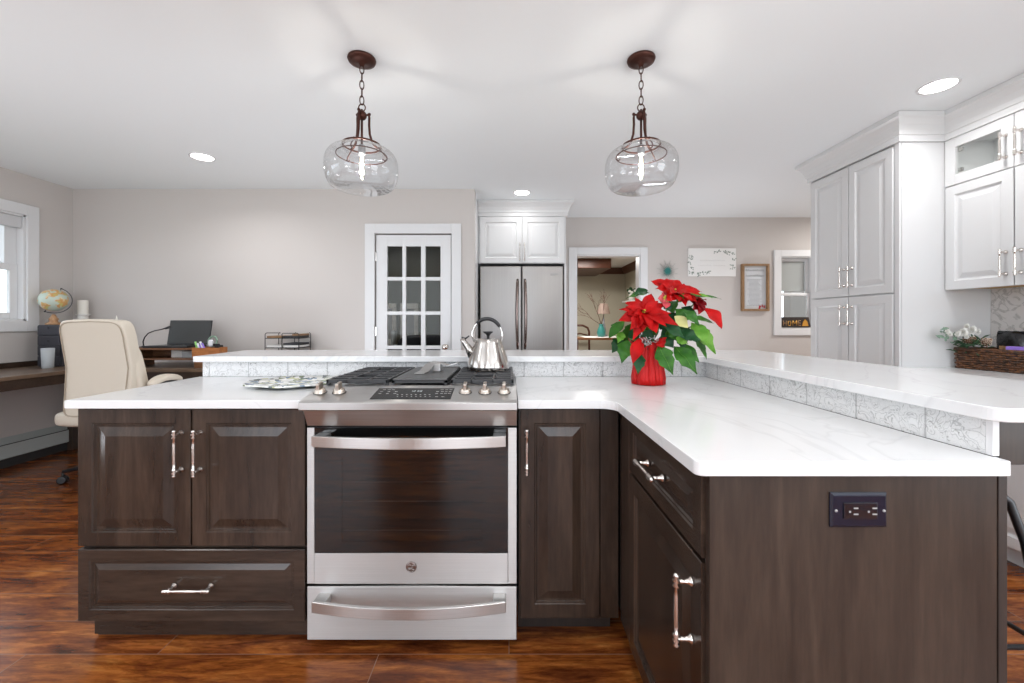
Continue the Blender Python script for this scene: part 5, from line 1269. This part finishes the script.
for k, (x, mt, nm, lb) in enumerate(((-2.578, 'lime', 'marker', 'lime green marker at the left end of the pen tray'), (-2.563, 'white_plastic', 'marker', 'white marker leaning in the pen tray, next to the lime one'), (-2.545, 'purple', 'marker', 'purple marker leaning left in the pen tray'),
                                 (-2.530, 'white_plastic', 'marker', 'white marker in the pen tray between two purple ones'), (-2.512, 'purple', 'marker', 'purple marker nearest the tape roll in the pen tray'))):
    dx = R.uniform(-0.022, 0.0); o = MB().tube([(x + 0.012, 3.465 + 0.004 * k, 0.886), (x + dx, 3.45, 1.018 - 0.012 * (k % 3))], 0.0075, 10).build(nm, mt); tag(o, lb, 'marker', 'markers in the pen tray')
mb = MB(); mb.tube([(-2.468 + 0.036 * math.cos(q), 3.48 + 0.010 * math.sin(q), 1.018 + 0.042 * math.sin(q)) for q in [2 * PI * i / 24 for i in range(24)]], 0.007, 8, True); tag(mb.build('tape_roll', 'pale_green'), 'green and white tape roll standing in the pen tray', 'tape')
mb = MB(); mb.sup((-2.468, 3.46, 1.005), 0.020, 0.012, 0.030, 0.7, 0.7); tag(mb.build('clip_holder', 'white_plastic'), 'white rounded clip inside the tape roll', 'clip')
mb = MB(); mb.box(-2.428, -2.384, 3.44, 3.49, 0.891, 0.990, 0.006); mb.box(-2.434, -2.384, 3.435, 3.45, 0.980, 1.002, 0.003); tag(mb.build('stapler', 'plastic_black'), 'small black stapler at the right end of the pen tray', 'stapler')

lt = thing('letter_tray', 'black wire letter tray filled with papers against the back wall', 'letter tray', (-1.95, 3.75, 0.80))
mb = MB()
lx0, lx1, ly0, ly1 = -2.165, -1.865, 3.71, 3.93
for z in (0.83, 0.95, 1.035): mb.tube([(lx0, ly0, z), (lx1, ly0, z), (lx1, ly1, z), (lx0, ly1, z)], 0.003, 6, True)
for x in (lx0, (lx0 + lx1) / 2, lx1):
    for y in (ly0, ly1): mb.tube([(x, y, 0.803), (x, y, 1.07), (x + (0.012 if x < lx1 else -0.012), y, 1.083)], 0.0035, 6)
mb.tube([(lx0 + 0.012, ly0, 1.083), (-2.03, ly0, 1.083)], 0.0035, 6); mb.tube([(-2.00, ly0, 1.080), (lx1 - 0.012, ly0, 1.080)], 0.0035, 6)
for k in range(9): x = lx0 + 0.0375 * k; mb.tube([(x, ly0, 0.95), (x, ly1, 0.95)], 0.0018, 5); mb.tube([(x, ly0, 1.035), (x, ly1, 1.035)], 0.0018, 5)
mb.build('wire_frame', 'plastic_black', lt)
for z, x0, x1, m_ in ((0.954, -2.155, -2.02, 'paper'), (0.975, -2.01, -1.875, 'ink_dark'), (1.039, -2.155, -2.02, 'tan_wood'), (1.039, -2.01, -1.875, 'ink_dark'), (1.0565, -1.93, -1.872, 'tan_wood'), (0.954, -2.01, -1.875, 'paper')):
    o = MB().box(x0, x1, ly0 + 0.01, ly1 - 0.01, z, z + 0.017, 0.001).build('paper_stack', m_)
    L_ = {(0.954, -2.155): 'white papers in the lower left of the wire letter tray', (0.975, -2.01): 'dark folder lying in the lower right of the wire letter tray', (1.039, -2.155): 'tan folder in the upper left of the wire letter tray',
          (1.039, -2.01): 'dark folder in the upper right of the wire letter tray', (1.0565, -1.93): 'small tan envelope on top at the right of the letter tray', (0.954, -2.01): 'white papers in the lower right of the wire letter tray'}[(z, x0)]
    tag(o, L_, 'papers', 'papers in the letter tray')

# ------------------------------------------------------------------ office chair
ch = thing('office_chair', 'cream leather high-back office chair at the corner desk', 'chair', (-2.785, 3.08, 0))
cx, cy = -2.785, 3.08
def backfn(p):
    z = p.z / 0.335
    p = p.copy(); p.x *= 1.0 - 0.05 * max(0, -z) - 0.03 * max(0, z) ** 3
    p.y += 0.030 * math.cos(z * 2.2) - 0.012 * z
    p.z += -0.018 * abs(p.x / 0.26) ** 2 * (1 if z > 0.5 else 0) + 0.01
    return p
mb = MB(); mb.sup((cx - 0.01, cy - 0.22, 0.855), 0.226, 0.055, 0.335, 0.16, 0.30, backfn, 56, 32); bkk = mb.build('backrest', 'leather', ch)
def piping(p): return backfn(p)
mb = MB(); pts = []
for k in range(48):
    t = 2 * PI * k / 48; s_ = lambda v, e: math.copysign(abs(v) ** e, v)
    p = Vector((0.210 * s_(math.cos(t), 0.24), -0.054, 0.318 * s_(math.sin(t), 0.16))); p = backfn(p); pts.append((cx - 0.01 + p.x, cy - 0.22 + p.y, 0.855 + p.z))
mb.tube(pts, 0.0035, 6, True); mb.build('piping', 'leather_seam', bkk)
mb = MB(); mb.sup((cx, cy - 0.155, 0.79), 0.222, 0.050, 0.25, 0.35, 0.35, lambda p: Vector((p.x * (1.04 - 0.14 * (p.z / 0.26)), p.y - 0.03 * p.z / 0.26, p.z)), 48, 24); mb.build('front_pad', 'leather', ch)
mb = MB(); mb.sup((cx - 0.02, cy - 0.01, 0.515), 0.325, 0.265, 0.058, 0.45, 0.4, None, 48, 20); mb.build('seat', 'leather', ch)
for sx in (-1, 1):
    mb = MB(); mb.sup((cx + sx * 0.285, cy - 0.035, 0.778), 0.042, 0.135, 0.024, 0.7, 0.6, lambda p: Vector((p.x, p.y, p.z - 0.25 * p.y ** 2 / 0.135)), 32, 16); ar = mb.build('armrest', 'leather', ch)
    mb = MB(); mb.tube([(cx + sx * 0.285, cy + 0.05, 0.745), (cx + sx * 0.335, cy + 0.06, 0.64), (cx + sx * 0.33, cy + 0.02, 0.50), (cx + sx * 0.2, cy + 0.0, 0.455)], 0.016, 10)
    mb.tube([(cx + sx * 0.285, cy + 0.05, 0.748), (cx + sx * 0.285, cy - 0.12, 0.745), (cx + sx * 0.31, cy - 0.15, 0.70), (cx + sx * 0.33, cy - 0.12, 0.62)], 0.016, 10); mb.build('arm_bracket', 'plastic_black', ar)
MB().lathe([(0.028, 0.12), (0.028, 0.30), (0.018, 0.31), (0.018, 0.43), (0.08, 0.44), (0.08, 0.465)], (cx - 0.15, cy + 0.13, 0), seg=20).build('gas_column', 'slot_grey', ch)
for k in range(5):
    a = 2 * PI * k / 5 + PI + 0.45; bx_, by_ = cx - 0.15, cy + 0.13; ex, ey = bx_ + 0.36 * math.cos(a), by_ + 0.36 * math.sin(a)
    lg_ = MB(); lg_.tube([(bx_, by_, 0.13), (bx_ + 0.18 * math.cos(a), by_ + 0.18 * math.sin(a), 0.115), (ex, ey, 0.085)], [0.025, 0.02, 0.013], 10); lg_ = lg_.build('base_leg', 'plastic_black', ch)
    mb = MB(); T = Matrix.Translation((ex, ey, 0.028)) @ Matrix.Rotation(a, 4, 'Z')
    mb.M = T
    for s_ in (-0.016, 0.016): mb.lathe([(0.02, -0.009), (0.028, -0.007), (0.028, 0.007), (0.02, 0.009)], (0, s_, 0), 'Y', 16)
    mb.tube([(0, 0, 0.0), (0, 0, 0.06)], 0.008, 8); mb.build('caster', 'plastic_black', lg_)

# ------------------------------------------------------------------ things on the far back wall
yw = YB2 - 0.001
sg = thing('wall_sign', 'white rectangular wall sign with grey leaf sprigs and faint lettering', 'sign', (2.44, yw, 1.9))
fs = frame((2.155, yw, 1.729), (1, 0, 0), (0, -1, 0))
MB(fs).box(0, 0.572, 0, 0.337, 0, 0.018, 0.002).build('board', 'paper', sg)
mb = MB(fs); R = random.Random(8)
def sprig(u, v): 
    for k in range(6):
        a = R.uniform(0, 6.28); c = (u + R.uniform(-0.02, 0.02), v + R.uniform(-0.012, 0.012), 0.0185)
        leaf(mb, c, (c[0] + 0.022 * math.cos(a), c[1] + 0.018 * math.sin(a), 0.0192), 0.010, (0, 0, 1), 0.0, False, 0.0, k)
for u, v in ((0.33, 0.292), (0.37, 0.298), (0.43, 0.30), (0.47, 0.272), (0.50, 0.285), (0.54, 0.27), (0.54, 0.205), (0.53, 0.135), (0.53, 0.095), (0.03, 0.235), (0.03, 0.21), (0.015, 0.155), (0.03, 0.095), (0.03, 0.045), (0.06, 0.045), (0.11, 0.035), (0.115, 0.015), (0.17, 0.042), (0.21, 0.045), (0.25, 0.045)): sprig(u, v)
mb.build('leaf_sprigs', 'sage', sg)
mb = MB(fs)
for (u0, u1, v, h_) in ((0.14, 0.44, 0.185, 0.016), (0.12, 0.27, 0.125, 0.016), (0.30, 0.44, 0.125, 0.016)):
    u = u0
    while u < u1:
        k = R.random(); mb.tube([(u, v, 0.019), (u + 0.004, v + h_ * (0.5 + 0.5 * k), 0.019), (u + 0.010, v, 0.019)], 0.0012, 4); u += 0.018
mb.build('faint_lettering', 'ink_faint', sg)

pf = thing('framed_print', 'tan wood framed print of small handwriting beside the window', 'picture', (3.0, yw, 1.5))
fp = frame((2.79, yw, 1.312), (1, 0, 0), (0, -1, 0)); mb = MB(fp); W_, H_ = 0.325, 0.565
b = 0.025
mb.box(0, b, 0, H_, 0, 0.045, 0.002); mb.box(W_ - b, W_, 0, H_, 0, 0.045, 0.002); mb.box(b, W_ - b, 0, b, 0, 0.045, 0.002); mb.box(b, W_ - b, H_ - b, H_, 0, 0.045, 0.002); mb.build('frame', 'tan_wood', pf)
MB(fp).box(b, W_ - b, b, H_ - b, 0, 0.012).build('print', 'paper_cool', pf)
mb = MB(fp); R = random.Random(2)
for k in range(2):
    u = 0.06; v = H_ - 0.085 - 0.065 * k
    while u < W_ - 0.06: mb.tube([(u, v, 0.013), (u + 0.006, v + 0.03 * R.uniform(0.4, 1), 0.013), (u + 0.014, v, 0.013)], 0.0018, 4); u += 0.022
for k in range(22):
    v = H_ - 0.19 - 0.0148 * k
    if v < 0.05: break
    u = 0.075 + R.uniform(0, 0.03); e = W_ - 0.07 - R.uniform(0, 0.05)
    while u < e: w_ = R.uniform(0.008, 0.026); mb.box(u, min(u + w_, e), v, v + 0.0045, 0.0121, 0.0126); u += w_ + 0.006
mb.build('handwriting', 'ink_mid', pf)
mb = MB(fp)
for k in range(9): c = (W_ - 0.06 - 0.012 * (k % 5), 0.045 + 0.012 * (k // 5), 0.013); a = k * 1.3; leaf(mb, c, (c[0] + 0.03 * math.cos(a), c[1] + 0.025 * math.sin(a), 0.0135), 0.016, (0, 0, 1), 0, False, 0, k)
mb.build('corner_flowers', 'bract_pink', pf)

sb = thing('starburst_ornament', 'silver wire starburst with teal centre on the wall above the poinsettia', 'wall ornament', (1.905, yw, 1.79))
mb = MB(); m2 = MB()
for k in range(24):
    a = 2 * PI * k / 24; r_ = 0.13 if k % 2 else 0.085
    mb.tube([(1.905, yw - 0.018, 1.79), (1.905 + r_ * math.cos(a), yw - 0.012, 1.79 + r_ * math.sin(a))], 0.0024, 5); mb.sphere((1.905 + r_ * math.cos(a), yw - 0.012, 1.79 + r_ * math.sin(a)), 0.004, 6)
for k in range(16):
    a = 2 * PI * (k + 0.5) / 16; leaf(m2, (1.905, yw - 0.022, 1.79), (1.905 + 0.06 * math.cos(a), yw - 0.020, 1.79 + 0.065 * math.sin(a)), 0.011, (0, -1, 0), 0.05, False, 0.1, k)
mb.lathe([(0.006, 0), (0.006, 0.02)], (1.905, yw, 1.79), Matrix.Rotation(PI / 2, 4, 'X'))
mb.build('wire_rays', 'silver_thin', sb); m2.build('centre_star', 'teal', sb)

# HOME sign on the sill
hs = thing('home_sign', 'small dark block sign reading HOME on the far window sill', 'sign', (3.45, 5.05, 1.104))
fh = frame((3.272, 5.055, 1.1165), (1, 0, 0), (0, -1, 0))
mb = MB(fh); mb.rings([[(0, 0, -0.02), (0.355, 0, -0.02), (0.33, 0.122, -0.02), (0, 0.122, -0.02)], [(0, 0, 0.03), (0.355, 0, 0.03), (0.33, 0.122, 0.03), (0, 0.122, 0.03)]], smooth=False); mb.build('block', 'espresso_dark', hs)
def letter(mb, ch_, u, s):
    St = {'H': [((0, 0), (0, 1)), ((.6, 0), (.6, 1)), ((0, .5), (.6, .5))], 'O': [((0, 0), (0, 1)), ((.6, 0), (.6, 1)), ((0, 1), (.6, 1)), ((0, 0), (.6, 0))],
          'M': [((0, 0), (0, 1)), ((.8, 0), (.8, 1)), ((0, 1), (.4, .35)), ((.4, .35), (.8, 1))], 'E': [((0, 0), (0, 1)), ((0, 1), (.5, 1)), ((0, .5), (.45, .5)), ((0, 0), (.5, 0))]}[ch_]
    for (a, b_), (c, d) in St: mb.tube([(u + a * s, 0.022 + b_ * s, 0.032), (u + c * s, 0.022 + d * s, 0.032)], 0.0052, 6)
for c_, u in (('H', 0.025), ('O', 0.082), ('M', 0.138), ('E', 0.205)):
    mb = MB(fh); letter(mb, c_, u, 0.058 if c_ != 'O' else 0.05); mb.build('letter', 'gold' if c_ in 'OM' else 'tan_wood', hs)
mb = MB(fh); mb.rings([[(0.248, 0.015, 0.0305), (0.325, 0.015, 0.0305), (0.310, 0.07, 0.0305), (0.285, 0.095, 0.0305), (0.262, 0.07, 0.0305)], [(0.248, 0.015, 0.036), (0.325, 0.015, 0.036), (0.310, 0.07, 0.036), (0.285, 0.095, 0.036), (0.262, 0.07, 0.036)]], smooth=False); mb.build('house_shape', 'amber', hs)

# ------------------------------------------------------------------ far room furniture seen through the doorway
ft_ = thing('side_table', 'wooden table with a pale cloth runner in the far room', 'table', (1.6, 8.0, 0))
mb = MB(); mb.box(1.15, 2.15, 7.4, 8.25, 0.86, 0.90, 0.004); mb.build('tabletop', 'riser_wood', ft_)
MB().box(1.35, 2.1, 7.43, 8.2, 0.9005, 0.906, 0.002).build('cloth_runner', 'paper', ft_)
for x in (1.2, 2.1):
    for y in (7.46, 8.19): MB().lathe([(0.03, 0), (0.03, 0.4), (0.035, 0.6), (0.04, 0.86)], (x, y, 0), seg=14).build('leg', 'mahogany', ft_)
fl_ = thing('table_lamp', 'table lamp with taupe bell shade in the far room', 'lamp', (1.95, 8.1, 0.906))
MB().lathe([(0.07, 0.9065), (0.07, 0.93), (0.03, 0.96), (0.045, 1.02), (0.03, 1.12), (0.016, 1.16), (0.02, 1.22), (0.010, 1.26), (0.010, 1.36)], (1.80, 7.95, 0), seg=20).build('base', 'ink', fl_)
MB().lathe([(0.125, 1.335), (0.11, 1.40), (0.075, 1.53), (0.07, 1.53), (0.105, 1.40), (0.12, 1.335)], (1.80, 7.95, 0), seg=28, cap=False).build('lamp_shade', 'shade_taupe', fl_)
fl_.location = (1.95, 8.1, 0.906)
vs = thing('branch_vase', 'teal glass vase of bare branches beside the far lamp', 'vase', (1.66, 7.75, 0.906))
MB().lathe([(0.05, 0.9065), (0.075, 0.95), (0.08, 1.0), (0.045, 1.09), (0.035, 1.12), (0.05, 1.14)], (1.70, 7.7, 0), seg=24).build('vase', 'teal', vs)
mb = MB(); R = random.Random(31)
def branch(p, d, L, r, n):
    q = p + d * L; m_ = (p + q) / 2 + Vector((R.uniform(-.02, .02), 0, R.uniform(-.02, .03))); mb.tube([p, m_, q], [r, r * 0.8, r * 0.6], 5)
    if n:
        for _ in range(3):
            e = d + Vector((R.uniform(-0.7, 0.5), R.uniform(-0.3, 0.3), R.uniform(-0.4, 0.6))); branch(m_.lerp(q, R.random()), e.normalized(), L * 0.62, r * 0.6, n - 1)
branch(Vector((1.70, 7.7, 1.13)), Vector((-0.75, 0.05, 0.6)).normalized(), 0.34, 0.006, 3); branch(Vector((1.70, 7.7, 1.13)), Vector((0.15, 0.1, 1)).normalized(), 0.36, 0.006, 3); branch(Vector((1.70, 7.7, 1.13)), Vector((-0.35, 0.1, 1)).normalized(), 0.34, 0.006, 3)
mb.build('branches', 'mahogany', vs)
dc = thing('dining_chair', 'dark curved-back wooden chair behind the far table', 'chair', (1.45, 8.5, 0))
mb = MB(); mb.tube([(1.25, 8.5, 0.0), (1.25, 8.5, 0.98), (1.28, 8.5, 1.06), (1.38, 8.5, 1.11), (1.50, 8.5, 1.11), (1.60, 8.5, 1.06), (1.63, 8.5, 0.98), (1.63, 8.5, 0.0)], 0.022, 10)
mb.tube([(1.25, 8.5, 0.9), (1.44, 8.5, 0.95), (1.63, 8.5, 0.9)], 0.015, 8); mb.build('backrest', 'mahogany', dc)
MB().box(1.23, 1.65, 8.30, 8.52, 0.45, 0.49, 0.01).build('seat', 'mahogany', dc)
for x in (1.25, 1.63): MB().tube([(x, 8.32, 0.0), (x, 8.32, 0.45)], 0.02, 8).build('leg', 'mahogany', dc)
ws = thing('wall_shelf', 'small white wall shelf in the far room', 'shelf', (2.4, 8.2, 1.7))
MB().box(2.30, 2.498, 7.9, 8.5, 1.57, 1.60, 0.003).build('board', 'trim_white', ws); MB().box(2.40, 2.498, 8.15, 8.25, 1.44, 1.5695, 0.003).build('bracket', 'trim_white', ws)
mb = MB(); R = random.Random(14)
mb.lathe([(0.05, 1.6005), (0.06, 1.66), (0.05, 1.72)], (2.39, 8.15, 0), seg=16)
fwv = thing('flower_vase', 'white vase with green and white flowers on the far shelf', 'vase', (2.39, 8.15, 1.60)); mb.build('vase', 'ceramic', fwv)
mb = MB(); m2 = MB()
for k in range(26):
    c = Vector((2.39 + R.gauss(0, 0.035), 8.15 + R.gauss(0, 0.035), 1.77 + R.gauss(0, 0.035))); (mb if k % 2 else m2).sphere(c, 0.032, 8)
mb.build('leaves', 'pine', fwv); m2.build('blooms', 'petal_white', fwv)
area('far_room_fill', (1.0, 7.0, 2.30), (0, 0, 0), 1.2, 55, (1, 0.97, 0.92))  # added fill lamp under the ceiling, brightens the far room walls

# ------------------------------------------------------------------ pantry contents behind the glazed door
sb_ = thing('sideboard', 'dark sideboard behind the glazed door', 'sideboard', (-1.7, 6.0, 0))
MB().box(-2.3, -1.0, 5.7, 6.25, 0.02, 0.85, 0.01).build('body', 'mahogany', sb_)
for k in range(2): MB().box(-2.28 + 0.64 * k, -1.66 + 0.64 * k, 5.68, 5.699, 0.06, 0.82, 0.004).build('door', 'desk_dark', sb_)
for k, (x, lb) in enumerate(((-1.78, 'ornate pale picture frame behind the glazed door, the left of two'), (-1.46, 'ornate pale picture frame behind the glazed door, the right of two'))):
    t = thing('picture_frame', lb, 'picture frame', (x, 6.1, 0.85), 'frames on the sideboard'); f_ = frame((x - 0.12, 6.1, 0.8505), (1, 0, 0), (0, -1, 0))
    mb = MB(f_); W2, H2 = 0.26, 0.60
    mb.box(0, 0.06, 0, H2, 0, 0.03, 0.006); mb.box(W2 - 0.06, W2, 0, H2, 0, 0.03, 0.006); mb.box(0.06, W2 - 0.06, 0, 0.08, 0, 0.03, 0.006); mb.box(0.06, W2 - 0.06, H2 - 0.08, H2, 0, 0.03, 0.006)
    for j in range(12): mb.sphere((0.03 + (W2 - 0.06) * (j % 2), 0.05 + (H2 - 0.1) * (j // 2) / 5, 0.03), 0.022, 8)
    mb.build('frame', 'ceramic', t); MB(f_).box(0.06, W2 - 0.06, 0.08, H2 - 0.08, 0, 0.01).build('picture', 'fabric_grey', t)
bt = thing('bottle', 'amber bottle behind the glazed door', 'bottle', (-1.72, 5.82, 0.85))
MB().lathe([(0.05, 0.8505), (0.052, 0.86), (0.052, 1.02), (0.02, 1.08), (0.016, 1.13), (0.0, 1.131)], (-1.74, 5.82, 0), seg=24).build('glass_body', 'amber', bt)
MB().lathe([(0.02, 1.1315), (0.02, 1.16), (0.0, 1.161)], (-1.74, 5.82, 0), seg=16).build('cap', 'trim_white', bt)
gl_ = MB().lathe([(0.03, 0.8505), (0.035, 0.86), (0.04, 1.06), (0.037, 1.06), (0.03, 0.87), (0, 0.865)], (-1.60, 5.80, 0), seg=24, cap=False); tag(gl_.build('drinking_glass', 'frosted'), 'clear drinking glass next to the amber bottle behind the glazed door', 'glass')
ac = thing('armchair', 'dark navy armchair behind the glazed door', 'armchair', (-1.0, 5.0, 0))
simple('navy', (0.014, 0.016, 0.024), 0.7)
MB().sup((-1.02, 5.15, 0.62), 0.36, 0.12, 0.40, 0.4, 0.4).build('backrest', 'navy', ac); MB().sup((-1.02, 4.85, 0.36), 0.36, 0.33, 0.14, 0.4, 0.4).build('seat', 'navy', ac)
for s_ in (-1, 1): MB().sup((-1.02 + s_ * 0.34, 4.88, 0.46), 0.07, 0.30, 0.20, 0.5, 0.5).build('arm', 'navy', ac)
for sx in (-1, 1):
    for sy in (4.65, 5.15): MB().lathe([(0.02, 0), (0.025, 0.25)], (-1.02 + sx * 0.28, sy, 0), seg=12).build('leg', 'mahogany', ac)
area('pantry_fill', (-1.9, 5.2, 2.34), (0, 0, 0), 0.6, 5, (1, 0.97, 0.92))  # unseen fill lamp under the ceiling; the pantry has no window
